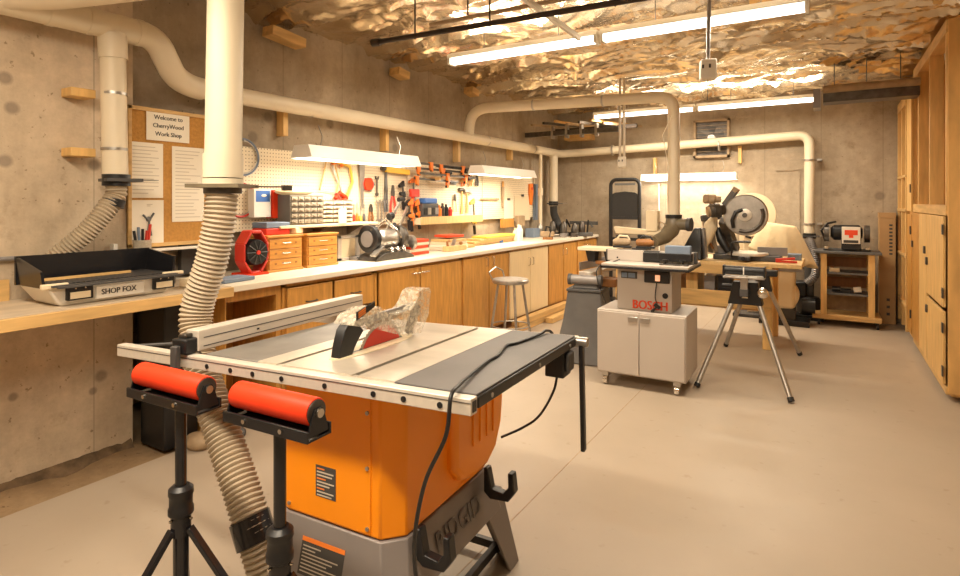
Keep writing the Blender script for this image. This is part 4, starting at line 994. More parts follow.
for k in range(4): B().box(-3.35, -3.345, a.y+.02+k*(b_.y-a.y)/4.3, a.y+.075+k*(b_.y-a.y)/4.3, SZ+.03, SZ+hh*.5).build('pocket', ['black', 'steel', 'black', 'grey_metal'][k], t, True)
for k, (px, m, h_) in enumerate(((439, 'orange', .12), (442.5, 'dark_steel', .14), (446, 'black', .13), (450, 'red', .10))):
    q = at(px, 215, X=-3.38)
    B().lathe((-3.38, q.y, SZ+.0005), (0, 0, 1), [(.026, 0), (.026, h_*.7), (.012, h_*.82), (.012, h_)], 14).build('glue_bottle', m, cat='bottle', label='%s small bottle on the cream tool shelf' % ['orange', 'dark steel', 'black', 'red'][k], group='bottles on the tool shelf')

# hanging tools, left to right
q = wl(330, 178)
t = tool('coping_saw', 'thin framed coping saw hung above the organizer', 'saw', q.y, q.z)
B().tube([(0, -.11, -.10), (0, -.04, .13), (0, .05, .13), (0, .10, -.02), (0, .07, -.12)], .006, n=8).build('frame', 'pine', t)
B().cyl((0, -.11, -.10), (0, .07, -.12), .0025, n=6).build('blade', 'steel', t)
B().lathe((0, .07, -.12), (0, .5, -.86), [(.010, 0), (.016, .02), (.016, .08), (.008, .10)], 12).build('handle', 'red', t)
q = wl(344, 182)
t = tool('hacksaw', 'orange bow framed hacksaw under the shop light', 'saw', q.y, q.z)
B().tube([(0, -.07, .16), (0, .07, .13), (0, .10, 0), (0, .03, -.13)], .012, n=8).build('frame', 'yellow', t)
B().tube([(0, -.13, .15), (0, -.05, .17), (0, -.02, .13)], .016, n=10).build('front_grip', 'orange', t)
B().beam((0, -.13, .13), (0, -.02, -.10), .003, .014).build('blade', 'steel', t)
B().tube([(0, .03, -.13), (0, -.04, -.17), (0, -.10, -.13), (0, -.05, -.09), (0, .03, -.13)], .017, n=10).build('handle', 'roller_red', t)
q = wl(362, 186)
t = tool('hand_saw', 'tapered steel hand saw hanging blade down beside the shop light', 'saw', q.y, q.z)
B().prism([(-.035, .19), (.035, .19), (.018, -.19), (-.004, -.19)], 0, -.001, .001).build('blade', 'steel', t)
B().tube([(0, -.03, .19), (0, -.04, .25), (0, .03, .27), (0, .035, .19)], .011, n=8, closed=True).build('handle', 'oak_dark', t)
q = wl(368, 184)
t = tool('tape_reel', 'red and grey round tool hanging right of the steel hand saw', 'reel', q.y, q.z)
B().cyl((-.015, 0, 0), (.015, 0, 0), .055, n=20).build('body', 'roller_red', t); B().tube([(0, .03, .05), (0, .075, 0), (0, .03, -.06)], .010, n=8).build('grip', 'charcoal', t)
spanner(377, 176, 196, 'dark slim spanner hanging alone in the middle of the near pegboard', m='dark_steel')
hammer(386, 167, 190, 'claw hammer hanging at the right end of the near shop light', 'charcoal')
B().rbox((-3.42, wl(397, 171).y, wl(397, 171).z), (.022, .34, .05), 0, -.04).build('spirit_level', 'yellow', bevel=.003, cat='level', label='short yellow spirit level hung under the near shop light end')
pliers(386, 182, 212, 'charcoal', 'long grey adjustable wrench hanging left of the red handled pliers', None, .016)
pliers(393, 185, 214, 'red', 'long red handled pliers slanting on the near pegboard')
for i, (px, y0, y1, m) in enumerate(((350, 202, 224, 'red'), (353.5, 204, 225, 'red'), (357, 203, 224, 'orange'), (360.5, 206, 225, 'yellow'), (364, 204, 224, 'charcoal'))):
    screwdriver(px, y0, y1, m, '%s handled screwdriver in the row right of the small organizer' % ['first red', 'second red', 'orange', 'yellow', 'grey'][i], 'screwdrivers in a row')
pliers(371, 204, 224, 'oak_dark', 'brown handled pliers above the bench grinder', None, .02)
for i, px in enumerate((378, 381.5, 385)): spanner(px, 200, 222, '%s of three steel spanners above the bench grinder' % ('leftmost', 'middle', 'rightmost')[i], 'three steel spanners')
clamp((402, 182), (404, 200), 'small dark clamp hanging left of the orange and red clamp', m='black', jaw=.05, X=-3.41, pos=(.1, .7), name='small_clamp')
clamp((413, 178), (414, 198), 'orange clamp with a red pad hanging at the top of the board', m='orange', jaw=.06, X=-3.41, pos=(.1, .7), hd='red', name='small_clamp')
B().rbox((-3.40, wl(412, 193).y, wl(412, 193).z), (.03, .13, .075), .0).build('clamp_pad', 'red', bevel=.005, cat='pad', label='red block hanging below the orange clamp')
clamp((411, 199), (413, 226), 'long orange clamp left of a matching one, over the bench', m='orange', jaw=.06, X=-3.39, pos=(.1, .65), barm='orange', name='small_clamp')
clamp((417, 200), (420, 222), 'long orange clamp just left of the blue topped case', m='orange', jaw=.05, X=-3.39, pos=(.1, .65), barm='orange', name='small_clamp')
clamp((408, 201), (410, 220), 'black clamp hanging behind the chrome machine handle', m='black', jaw=.06, X=-3.40, pos=(.05, .75), name='small_clamp')
# racked bar clamps
for i, (p0, p1, f) in enumerate((((418, 163), (470, 169), (.22, .85)), ((416, 168), (472, 173), (.03, .45)), ((420, 173), (476, 178), (.45, .8)), ((414, 178), (458, 182), (.05, .75)), ((436, 166), (478, 171), (.1, .8)))):
    clamp(p0, p1, '%s long orange and black bar clamp racked above the tool shelf' % ['topmost', 'second', 'third', 'lowest', 'farthest'][i], 'bar clamps racked on the pegboard', X=-3.32-.02*(i % 2), pos=f, jaw=.07)
t = thing('clamp_rack', 'two wooden arms holding the racked bar clamps', 'rack', (-3.4, 4.9, 1.62))
for px in (428, 462):
    y = wl(px, 175).y; B().box(-3.449, -3.28, y-.012, y+.012, 1.585, 1.615).build('arm', 'pine_x', t, True)
hammer(462, 188, 214, 'hammer with a pale handle hanging between the clamps and the far shop light')
pliers(455, 194, 212, 'cream', 'pale handled pliers left of the hammer')
hammer(467, 190, 213, 'small steel headed mallet right of the hammer', 'maple', 'steel')
clamp((473, 200), (475, 224), 'upright black bar clamp with a brass coloured head below the far light', m='yellow', jaw=.07, X=-3.38, pos=(.05, .9), name='small_clamp')
for i, px in enumerate((463, 470.5, 477)): pliers(px, 172, 186, ['orange', 'pine', 'charcoal'][i], '%s pliers under the left end of the far shop light' % ['orange', 'tan', 'dark'][i], 'pliers under the far light', .02)
q = wl(490, 199); B().rbox((-3.43, q.y, q.z), (.012, .42, .02)).build('tool_holder', 'tan', bevel=.003, cat='holder', label='long narrow holder strip under the far shop light')
q = wl(503, 195)
t = tool('putty_knife', 'brown handled blade hanging on the far pegboard', 'knife', q.y, q.z)
B().prism([(-.03, .10), (.03, .10), (.02, -.16), (-.01, -.16)], 0, -.003, .003).build('blade', 'tan', t); B().cyl((0, 0, .10), (0, 0, .17), .014, n=10).build('handle', 'oak', t)
for i, (p0, p1) in enumerate((((504, 200), (513, 221)), ((514.5, 196), (530, 220)))):
    a, b_ = wl(*p0, -3.445), wl(*p1, -3.445)
    t = thing('paper_sheet', ['narrow white sheet pinned on the far pegboard', 'wide cream sheet pinned at the end of the far pegboard'][i], 'paper', (-3.445, a.y, b_.z))
    B().box(-3.4455, -3.4445, a.y, b_.y, b_.z, a.z).build('sheet', ['paper', 'cream'][i], t, True, smooth=False)
    B().rbox((-3.438, (a.y+b_.y)/2, a.z+.01), (.012, .06, .025)).build('clip', 'dark_grey', t, True) if False else B().box(-3.444, -3.436, (a.y+b_.y)/2-.03, (a.y+b_.y)/2+.03, a.z-.005, a.z+.025).build('clip', 'dark_grey', t, True)
a, b_ = wl(516, 216), wl(523, 226); B().box(-3.444, -3.40, a.y, b_.y, b_.z, a.z).build('wall_tin', 'tan', bevel=.004, cat='tin', label='small tan tin fixed under the cream sheet')
a, b_ = wl(501, 219), wl(512, 227); B().box(-3.444, -3.40, a.y, b_.y, b_.z, a.z).build('wall_tin', 'oak', bevel=.004, cat='tin', label='small orange brown tin fixed under the narrow white sheet')
q = wl(531, 193)
t = tool('caulk_gun', 'orange tool hanging at the far end of the pegboard', 'caulking gun', q.y, q.z)
B().prism([(-.05, .12), (.04, .13), (.05, .02), (.01, -.16), (-.02, -.16), (-.05, .0)], 0, -.015, .015).build('body', 'orange', t, bevel=.004); B().cyl((.016, 0, .06), (.02, 0, .06), .02, n=14).build('knob', 'red', t)
a, b_ = wl(534, 184), wl(536.5, 220); B().box(-3.444, -3.42, a.y, b_.y+.02, b_.z, a.z).build('straight_edge', 'slate_blue', bevel=.002, cat='straightedge', label='grey blue straightedge at the far end of the pegboard')

# ------------------------------------------------------------------ things on the white counter
CZ = .901
# red framed round fan / reel
a, b_ = at(241, 229, X=-3.18), at(264, 270, X=-3.18)
yc, rr = (a.y+b_.y)/2, (b_.y-a.y)/2+.01
t = thing('shop_fan', 'red octagonal shop fan with black round grille on the counter', 'fan', (-3.24, yc, CZ))
zc = .145; O8 = [(rr*1.05*math.cos(PI/8+PI/4*k)*.98, zc+.145*math.sin(PI/8+PI/4*k)*1.05) for k in range(8)]
I8 = [(y*.86, zc+(z-zc)*.86) for y, z in O8]
fr = B(); 
for k in range(8):
    o0, o1, i0, i1 = O8[k], O8[(k+1) % 8], I8[k], I8[(k+1) % 8]
    fr.hull8([(x, *p) for x in (0, .10) for p in (o0, o1, i1, i0)])
fr.build('frame', 'red', t, bevel=.006)
B().lathe((.02, 0, zc), (1, 0, 0), [(rr*.88, 0), (rr*.88, .07), (rr*.8, .09), (.02, .094)], 28).build('grille', 'black', t)
for k in range(10):
    d = Vector((0, math.cos(PI*k/5), math.sin(PI*k/5))); B().tube([Vector((.117, 0, zc))+d*.02, Vector((.113, 0, zc))+d*rr*.82], .003, n=6).build('spoke', 'dark_grey', t)
B().cyl((.11, 0, zc), (.122, 0, zc), .014, n=14).build('hub', 'red', t)
B().box(-.05, .12, -rr*.8, rr*.8, .0, .012).build('foot', 'roller_red', t)
B().rbox((-3.02, 2.12, CZ+.012), (.14, .22, .022), .1).build('note_pad', 'slate_blue', bevel=.003, cat='pad', label='blue grey pad lying on the counter in front of the red fan')
B().box(-3.46, -3.42, 2.05, 2.28, .92, 1.16).build('metal_bracket', 'dark_grey', bevel=.003, cat='bracket', label='dark frame leaning on the wall behind the red fan')
# drawer chests
def chest(p0, p1, label, X=-3.16, D=.24):
    a, b_ = at(*p0, X=X), at(*p1, X=X); y0, y1 = a.y, b_.y; H = a.z-CZ
    t = thing('drawer_chest', label, 'tool chest', (X-D/2, (y0+y1)/2, CZ), group='small wooden drawer chests')
    B().box(X-D, X-.004, y0+.008, y1-.008, CZ, CZ+H-.016).build('case', 'chest_wood', t, True)
    B().box(X-D-.008, X+.008, y0, y1, CZ+H-.016, CZ+H).build('lid', 'chest_wood', t, True, bevel=.003)
    B().box(X-D-.008, X+.008, y0, y1, CZ, CZ+.014).build('plinth', 'chest_wood', t, True, bevel=.003)
    n = 3; hh_ = (H-.04)/n
    for k in range(n):
        z = CZ+.018+k*hh_
        d = B().box(X-.006, X+.006, y0+.016, y1-.016, z, z+hh_-.005).build('drawer', 'chest_wood', t, True, bevel=.002)
        m_ = (y0+y1)/2; B().tube([(X+.006, m_-.035, z+hh_*.55), (X+.016, m_-.03, z+hh_*.55), (X+.016, m_+.03, z+hh_*.55), (X+.006, m_+.035, z+hh_*.55)], .004, n=6).build('pull', 'chrome', d, True)
        for s_ in (-1, 1): B().box(X+.006, X+.008, m_+s_*.085-.008, m_+s_*.085+.008, z+hh_*.45, z+hh_*.62).build('card_holder', 'oak_dark', d, True)
    return CZ+H
hz = chest((267, 236), (303, 266), 'small three drawer wooden chest nearest the red fan, with a red box on top')
chest((306.5, 234), (338, 260), 'small three drawer wooden chest to the right of the other one')
a, b_ = at(261, 224, X=-3.2), at(284, 237, X=-3.2)
t = thing('drill_box', 'red tool box with slate lid on the nearer drawer chest', 'tool box', (-3.28, (a.y+b_.y)/2, hz))
hz += .001
B().box(-3.36, -3.21, a.y+.05, b_.y+.06, hz, hz+.045).build('tray', 'red', t, True, bevel=.006)
B().box(-3.36, -3.21, a.y+.05, b_.y+.06, hz+.045, hz+.085).build('lid', 'slate_blue', t, True, bevel=.006)
B().rbox((-3.27, at(291, 230, X=-3.27).y, hz+.022), (.14, .09, .04), .3).build('sanding_block', 'cream', bevel=.004, cat='block', label='cream block on the nearer drawer chest beside the red box')
# small framed screen, tablet
a, b_ = at(338, 236, X=-3.3), at(360, 258, X=-3.3)
t = thing('picture_frame', 'beige frame with a pale screen standing behind the grey tablet', 'frame', (-3.31, (a.y+b_.y)/2, CZ))
y0, y1, z1 = a.y, b_.y, a.z
for (ya_, yb_, za_, zb_) in ((y0, y1, CZ, CZ+.025), (y0, y1, z1-.025, z1), (y0, y0+.04, CZ, z1), (y1-.05, y1, CZ, z1)): B().box(-3.33, -3.30, ya_, yb_, za_, zb_).build('frame_side', 'bosch_grey', t, True, bevel=.003)
B().box(-3.325, -3.31, y0+.03, y1-.04, CZ+.02, z1-.02).build('screen', 'cream', t, True)
a, b_ = at(352, 259, Z=CZ+.01), at(376, 256, Z=CZ+.01)
B().rbox((a.x-.04, (a.y+b_.y)/2, CZ+.015), (.16, .30, .028), .03).build('metal_tray', 'grey_metal', bevel=.004, cat='tray', label='flat grey tray lying in front of the chrome bench machine')

# bench grinder / sander of bright metal
a, b_ = at(364, 262, Z=CZ), at(408, 253, Z=CZ)
t = thing('bench_machine', 'cluttered chrome and black bench grinder with jig arms on the counter', 'bench grinder', (-3.14, (a.y+b_.y)/2-.10, CZ), .0); t.scale = (1.12, 1.08, 1.15)
B().prism([(-.22, 0), (.24, 0), (.22, .02), (.12, .05), (-.10, .05), (-.20, .02)], 0, -.10, .10).build('base', 'dark_steel', t, bevel=.004)
B().lathe((0, -.11, .145), (0, 1, 0), [(.05, 0), (.068, .02), (.072, .06), (.072, .16), (.066, .20), (.045, .22)], 26).build('motor', 'steel', t)
for y, r_ in ((-.17, .095), (.16, .085)):
    B().lathe((0, y-.03, .15), (0, 1, 0), [(r_*.8, 0), (r_, .008), (r_, .05), (r_*.8, .058)], 28).build('wheel_guard', 'black' if y < 0 else 'dark_steel', t)
    B().cyl((0, y-.035, .15), (0, y+.035, .15), r_*.6, n=22).build('wheel', 'grey_metal', t)
B().tube([(.02, -.14, .22), (.02, -.02, .28), (.03, .10, .20), (.06, .15, .12)], .011, n=8).build('cooling_pipe', 'chrome', t)
for (p, q_) in (((.0, .02, .20), (.02, .09, .34)), ((.02, .09, .34), (.0, .19, .42)), ((.0, .16, .20), (.01, .26, .37))): B().beam(p, q_, .014, .02).build('jig_arm', 'steel', t)
B().cyl((.0, .16, .425), (.0, .23, .43), .017, n=12).build('knob', 'black', t)
B().cyl((.02, .02, .30), (.02, .06, .31), .026, n=14).build('knob', 'black', t)
B().tube([(0, .10, .25), (.02, .09, .20), (.03, .11, .12)], .02, n=10).build('black_bracket', 'black', t)
for y in (-.05, .02, .09): B().cyl((.06, y, .06), (.11, y, .075), .018, n=14).build('tool_rest_knob', 'chrome', t)
B().beam((.09, -.14, .10), (.09, -.24, .04), .05, .012).build('tool_rest', 'steel', t)
B().lathe((.03, .24, .10), (.2, 1, .1), [(.02, 0), (.055, .02), (.055, .05), (.02, .07)], 20).build('side_disc', 'steel', t)

# books, jigs and boards along the counter
a, b_ = at(412, 256, Z=CZ), at(420, 254, Z=CZ)
for k in range(5):
    B().rbox((-3.20+.004*(k % 2), a.y+.12, CZ+.014+.027*k), (.20, .30, .024), .05*(k % 3)).build('boxed_blade', ['red_ink', 'book', 'red_ink', 'book', 'red_ink'][k], bevel=.002, cat='box', label='%s flat box in the red and cream stack beside the chrome machine' % ['bottom red', 'lower cream', 'middle red', 'upper cream', 'topmost red'][k], group='stack of flat red and cream boxes')
a = at(422, 250, Z=CZ); b_ = at(442, 248, Z=CZ)
for k in range(4):
    y = a.y+.10; B().rbox((-3.22, y+.12, CZ+.014+.026*k), (.24, .36-.03*k, .024), .03*(2-k)).build('magazine', ['book', 'paper', 'cream', 'maple'][k], bevel=.002, cat='magazine', label='%s one in the pile of pale books right of the red boxes' % ['lowest', 'second', 'third', 'uppermost'][k], group='pile of pale books')
B().rbox((-3.25, a.y+.27, CZ+.13), (.18, .24, .022), -.2).build('catalogue', 'red_ink', bevel=.002, cat='book', label='red book on top of the pale pile')
q = at(446, 246, Z=CZ+.03)
t = thing('wooden_plane', 'small wooden hand plane on the counter by the pile of books', 'hand plane', (-3.08, q.y-.1, CZ))
B().box(-.035, .035, -.16, .16, .0, .05).build('body', 'maple', t, bevel=.004); B().tube([(0, -.12, .05), (0, -.13, .09), (0, -.09, .10)], .012, n=8).build('tote', 'oak_dark', t); B().ball((0, .11, .065), .018).build('knob', 'oak_dark', t); B().beam((0, -.04, .04), (0, .0, .11), .04, .006).build('iron', 'steel', t)
for k in range(4):
    B().rbox((-3.31+.012*k, 5.55+.05*k, CZ+.012+.023*k), (.19, 1.05-.1*k, .021), .01*k).build('board_offcut', ['maple', 'pine_y', 'maple', 'yellow'][k], bevel=.002, cat='board', label='%s yellow board of the long stack below the far shop light' % ['lowest', 'second', 'third', 'top'][k], group='stack of long yellow boards')
for k in range(3):
    B().rbox((-3.16, 4.72+.1*k, CZ+.012), (.05, .20, .022), .5-.3*k).build('wood_offcut', 'pine_y', bevel=.002, cat='offcut', label='%s small wood offcut lying on the white counter near the plane' % ['left', 'middle', 'right'][k], group='small offcuts by the hand plane')
q = at(503, 241, Z=CZ+.02); B().lathe((q.x-.05, q.y, CZ), (0, 0, 1), [(.045, 0), (.048, .02), (.03, .045), (.012, .05)], 16).build('tape_measure', 'blue', cat='tape', label='small blue round tape on the counter near the far boards')
for k, px in enumerate((511, 515, 519, 523, 528)):
    q = at(px, 240, Z=CZ); h_ = (.16, .20, .13, .19, .15)[k]
    B().lathe((-3.2+.03*(k % 2), q.y-.15, CZ), (0, 0, 1), [(.03, 0), (.03, h_*.7), (.012, h_*.85), (.013, h_)], 14).build('finish_bottle', ['cream', 'paper', 'yellow', 'paper', 'maple'][k], cat='bottle', label='%s in the row of pale finish bottles below the pegboard' % ['first bottle', 'second bottle', 'short yellow third bottle', 'fourth bottle', 'fifth bottle'][k], group='finish bottles on the counter')
B().box(-3.42, -3.30, 6.75, 6.95, CZ, CZ+.12).build('storage_box', 'slate_blue', bevel=.004, cat='box', label='dark blue box on the counter under the straightedge')
# corner clutter: vise, planes, tools
q = at(552, 238, Z=CZ)
t = thing('bench_vise', 'brown iron bench vise on the counter near the corner', 'vise', (-3.0, 6.55, CZ), .3)
B().box(-.06, .06, -.05, .05, 0, .03).build('base', 'oak_dark', t, bevel=.004); B().box(-.09, .02, -.035, .035, .03, .10).build('fixed_jaw', 'tan', t, bevel=.006); B().box(.04, .08, -.035, .035, .04, .10).build('sliding_jaw', 'tan', t, bevel=.006); B().cyl((.08, 0, .06), (.14, 0, .06), .010, n=10).build('screw', 'steel', t); B().cyl((.135, -.05, .06), (.135, .05, .06), .005, n=8).build('handle', 'steel', t)
rr2 = random.Random(3)
names = [('metal_plane', 'steel', 'small metal plane'), ('drill_press_part', 'dark_steel', 'dark metal drill part'), ('plunge_router', 'black', 'black plunge router'), ('steel_jig', 'grey_metal', 'grey steel jig'), ('motor_block', 'dark_steel', 'dark motor block'), ('angle_grinder', 'charcoal', 'charcoal grinder')]
for k, (nm, m, lab) in enumerate(names):
    x, y = -3.30+.09*k, 7.05+.12*(k % 3)+.03*k
    t = thing(nm, lab + ' in the clutter on the counter corner, %s' % ['leftmost', 'second from left', 'third from left', 'third from right', 'second from right', 'rightmost'][k], 'tool', (x, y, CZ), rr2.random()*3)
    B().box(-.07, .07, -.03, .03, 0, .035).build('sole', m, t, bevel=.006)
    t.scale = (1.5, 1.5, 1.5)
    B().lathe((-.03, 0, .03), (0, .0, 1), [(.028, 0), (.032, .03), (.024, .07+.02*(k % 2)), (.01, .09+.02*(k % 2))], 14).build('body', 'dark_steel' if k % 2 else m, t)
    B().tube([(.02, 0, .035), (.03, 0, .09+.03*(k % 3)), (.07, 0, .08)], .009, n=8).build('handle', 'black', t)
B().rbox((-2.98, 7.72, CZ+.17), (.42, .03, .05), .0).build('metal_level', 'dark_grey', bevel=.003, cat='level', label='dark bar propped across the back of the corner clutter')
B().box(-3.0, -2.96, 7.70, 7.74, CZ, CZ+.145).build('wood_post', 'oak_dark', cat='post', label='short dark post holding up the bar in the corner clutter')

# ------------------------------------------------------------------ tall wooden shelving and cupboards on the right
RX, RB = .70, 1.30
def post(par, x, y, z0, z1, w_=.04, d_=.09, m='pine', nm='post'): return B().box(x, x+d_, y-w_/2, y+w_/2, z0, z1).build(nm, m, par, True, bevel=.003)
t = thing('tall_cupboard', 'tall pine cupboard wall with open studs above closed doors, nearest on the right', 'cupboard', (1.0, 5.9, 0))
ZD, ZT = 1.30, 2.62
B().box(RX, RB, 4.985, 5.005, .06, ZT).build('end_panel', 'plywood', t, True, bevel=.002)
B().box(RX+.02, RB, 6.735, 6.75, .06, ZT).build('side_panel', 'plywood', t, True)
B().box(RB-.02, RB, 5.005, 6.735, .06, ZT).build('back_panel', 'plywood', t, True)
B().box(RX+.02, RB-.02, 5.005, 6.735, .04, .07).build('bottom_shelf', 'plywood', t, True)
B().box(RX-.01, RX+.03, 5.0, 6.75, .05, .10).build('bottom_rail', 'pine_y', t, True, bevel=.003)
B().box(RX+.03, RB-.02, 5.005, 6.735, ZD-.01, ZD+.02).build('middle_shelf', 'plywood', t, True)
B().box(RX-.012, RX+.03, 5.0, 6.75, ZD-.025, ZD+.05).build('middle_rail', 'pine_y', t, True, bevel=.003)
B().box(RX-.01, RX+.08, 4.99, 6.75, ZT-.09, ZT).build('top_rail', 'pine_y', t, True, bevel=.003)
for y in (5.02, 5.76, 6.42): post(t, RX-.008, y, ZD+.05, ZT-.09)
B().beam((RX+.30, 5.2, 2.55), (RX+.32, 5.7, 2.15), .04, .06).build('diagonal_brace', 'pine', t, True, bevel=.003)
B().beam((RX+.5, 5.05, 2.30), (RX+.45, 5.6, 2.52), .04, .06).build('diagonal_brace', 'pine', t, True, bevel=.003)
def cdoor(y0, y1, z0, z1, par, m='pine', hy=None, hz=None, hinge=None):
    d = B().box(RX-.022, RX-.004, y0, y1, z0, z1).build('door', m, par, True, bevel=.003)
    if hy: B().box(RX-.036, RX-.022, hy-.02, hy+.02, hz-.03, hz+.03).build('latch', 'dark_steel', d, True, bevel=.003)
    if hinge:
        for z in hinge: B().box(RX-.028, RX-.020, hinge_y-.012, hinge_y+.03, z-.035, z+.035).build('hinge', 'dark_steel', d, True)
    return d
hinge_y = 5.03
cdoor(5.035, 5.80, .64, 1.27, t, hy=5.75, hz=.90, hinge=(1.18, .74))
cdoor(5.035, 5.80, .11, .61, t, hy=5.75, hz=.52, hinge=(.50, .20))
cdoor(5.81, 6.24, .11, 1.27, t, hy=5.87, hz=.98)
cdoor(6.25, 6.72, .11, 1.27, t, m='oak', hy=6.66, hz=.98)
t = thing('tall_cupboard', 'middle pine cupboard section faced with one tall plain upper slab', 'cupboard', (1.0, 7.05, 0))
B().box(RX, RB, 6.77, 7.13, .06, 2.56).build('case', 'plywood', t, True)
B().box(RX-.025, RX-.003, 6.775, 7.125, 1.28, 2.56).build('upper_slab', 'pine', t, True, bevel=.003)
B().box(RX-.022, RX-.004, 6.78, 7.12, .11, 1.25).build('lower_door', 'oak', t, True, bevel=.003)
for z in (2.42, 1.5, 1.1, .3): B().box(RX-.034, RX-.02, 6.785, 6.81, z-.04, z+.04).build('hinge', 'dark_steel', t, True)
t = thing('tall_cupboard', 'far open pine shelf section beside the upright cardboard carton', 'cupboard', (1.0, 7.65, 0))
B().box(RX+.1, RB, 7.15, 7.99, .06, 2.42).build('case', 'oak_dark', t, True)
for y in (7.17, 7.55, 7.93): post(t, RX-.03, y, .06, 2.40, w_=.035)
B().box(RX-.032, RX+.09, 7.15, 7.95, 2.36, 2.46).build('top_rail', 'pine_y', t, True, bevel=.003)
for z in (.30, .80, 1.27, 1.62): B().box(RX-.034, RX+.1, 7.15, 7.95, z, z+.03).build('shelf', 'pine_y', t, True, bevel=.003)
for k, (y, z, m, h_, lab) in enumerate(((7.40, 1.301, 'slate_blue', .09, 'small blue tin on the far open pine shelf'), (7.72, 1.301, 'dark_grey', .13, 'dark bottle on the far open pine shelf'), (5.14, 1.351, 'white', .08, 'white cup just inside the nearest upper stud bay'))):
    B().lathe((RX+.04+(.05 if k == 2 else 0), y, z), (0, 0, 1), [(.032, 0), (.034, .01), (.034, h_*.8), (.022, h_)], 14).build('shelf_jar', m, cat='jar', label=lab)
B().box(.86, .88, 4.975, 4.983, 1.55, 1.75).build('wall_card', 'paper', cat='card', label='pale card on the near end panel of the pine cupboard')

# upright cardboard carton in the corner
t = thing('cardboard_carton', 'tall narrow cardboard carton standing upright against the back wall', 'carton', (.575, 7.9, 0))
B().box(.49, .645, 7.83, 7.985, .002, 1.245).build('carton', 'cardboard', t, True, bevel=.004)
B().box(.487, .648, 7.827, 7.988, 1.19, 1.25).build('flap', 'cardboard', t, True, bevel=.002)
for k in range(9): B().box(.585, .615, 7.8285, 7.8295, .78+.04*k, .80+.04*k).build('print_mark', 'ink', t, True, smooth=False)
for z in (.10, .18, .26): B().box(.56, .59, 7.8285, 7.8295, z, z+.03).build('print_mark', 'ink', t, True, smooth=False)

# cart with bench grinder
t = thing('rolling_cart', 'open wooden shop cart with shelves on casters at the back wall', 'cart', (.19, 7.7, 0))
x0, x1, y0, y1 = -.115, .49, 7.40, 7.78
x0, x1 = -.10, .46
B().box(x0-.03, x1+.03, y0-.02, y1+.02, .80, .828).build('top', 'charcoal', t, True, bevel=.004)
B().box(x0-.05, x1+.03, y0-.02, y1+.02, .075, .125).build('base_board', 'pine_x', t, True, bevel=.004)
for x in (x0+.03, x1-.09):
    for y in (y0, y1-.04): B().box(x, x+.06, y, y+.04, .125, .80).build('post', 'pine', t, True, bevel=.003)
for z in (.345, .575):
    B().box(x0+.07, x1-.07, y0+.01, y1-.01, z, z+.018).build('shelf', 'charcoal', t, True)
    B().box(x0+.05, x1-.05, y1-.008, y1, z+.05, z+.16).build('back_strip', 'oak_dark', t, True)
B().box(x0+.05, x1-.05, y1-.004, y1+.004, .125, .80).build('back_panel', 'tan', t, True)
for x in (x0, x1-.02):
    for y in (y0+.03, y1-.03): B().cyl((x, y, .03), (x+.025, y, .03), .03, n=16).box(x-.005, x+.03, y-.02, y+.02, .055, .078).build('caster', 'black', t, True)
t = thing('bench_grinder', 'black bench grinder with a white and red switch plate on the wooden cart', 'bench grinder', (.175, 7.56, .829))
B().box(-.22, .22, -.09, .09, 0, .02).build('base', 'dark_grey', t, bevel=.004)
B().lathe((-.15, 0, .20), (1, 0, 0), [(.05, 0), (.085, .03), (.085, .27), (.05, .30)], 24).build('motor', 'black', t)
for x in (-.19, .19): B().cyl((x-.025, 0, .19), (x+.025, 0, .19), .095, n=26).build('wheel_guard', 'dark_steel', t)
B().box(-.05, .13, -.15, -.09, .02, .26).build('front_box', 'black', t, bevel=.006)
pl = B().box(-.045, .125, -.158, -.151, .085, .27).build('switch_plate', 'white', t, bevel=.003)
B().box(-.02, .10, -.1595, -.158, .18, .235).box(.02, .06, -.1595, -.158, .15, .18).build('red_print', 'red_ink', pl, smooth=False)
B().box(-.03, .105, -.1595, -.158, .095, .125).build('black_print', 'ink', pl, smooth=False)
for x in (-.19, .04, .19): B().box(x-.02, x+.02, -.13, -.07, .02, .05).build('tool_rest', 'chrome', t, bevel=.003)
B().tube([(-.20, -.02, .10), (-.24, -.05, .22), (-.18, -.06, .30), (-.10, -.02, .32)], .012, n=8).build('lamp_arm', 'black', t)
for i, (x, z, m, nm, lab) in enumerate(((.06, .594, 'cream', 'small_box', 'small pale box on the upper shelf of the wooden cart'), (.17, .364, 'black', 'hand_grinder', 'black and white hand tool on the lower shelf of the wooden cart'))):
    t = thing(nm, lab, 'tool' if i else 'box', (x, 7.5, z))
    B().box(-.05, .05, -.04, .04, 0, .045).build('body', m, t, bevel=.006)
    if i:
        B().cyl((.07, 0, .035), (.14, 0, .045), .033, n=14).build('head', 'white', t); B().cyl((-.13, 0, .035), (-.05, 0, .04), .028, n=14).build('handle', 'black', t)
    else: B().box(-.045, .0, -.03, .03, .046, .06).build('lid', 'oak_dark', t, bevel=.003)

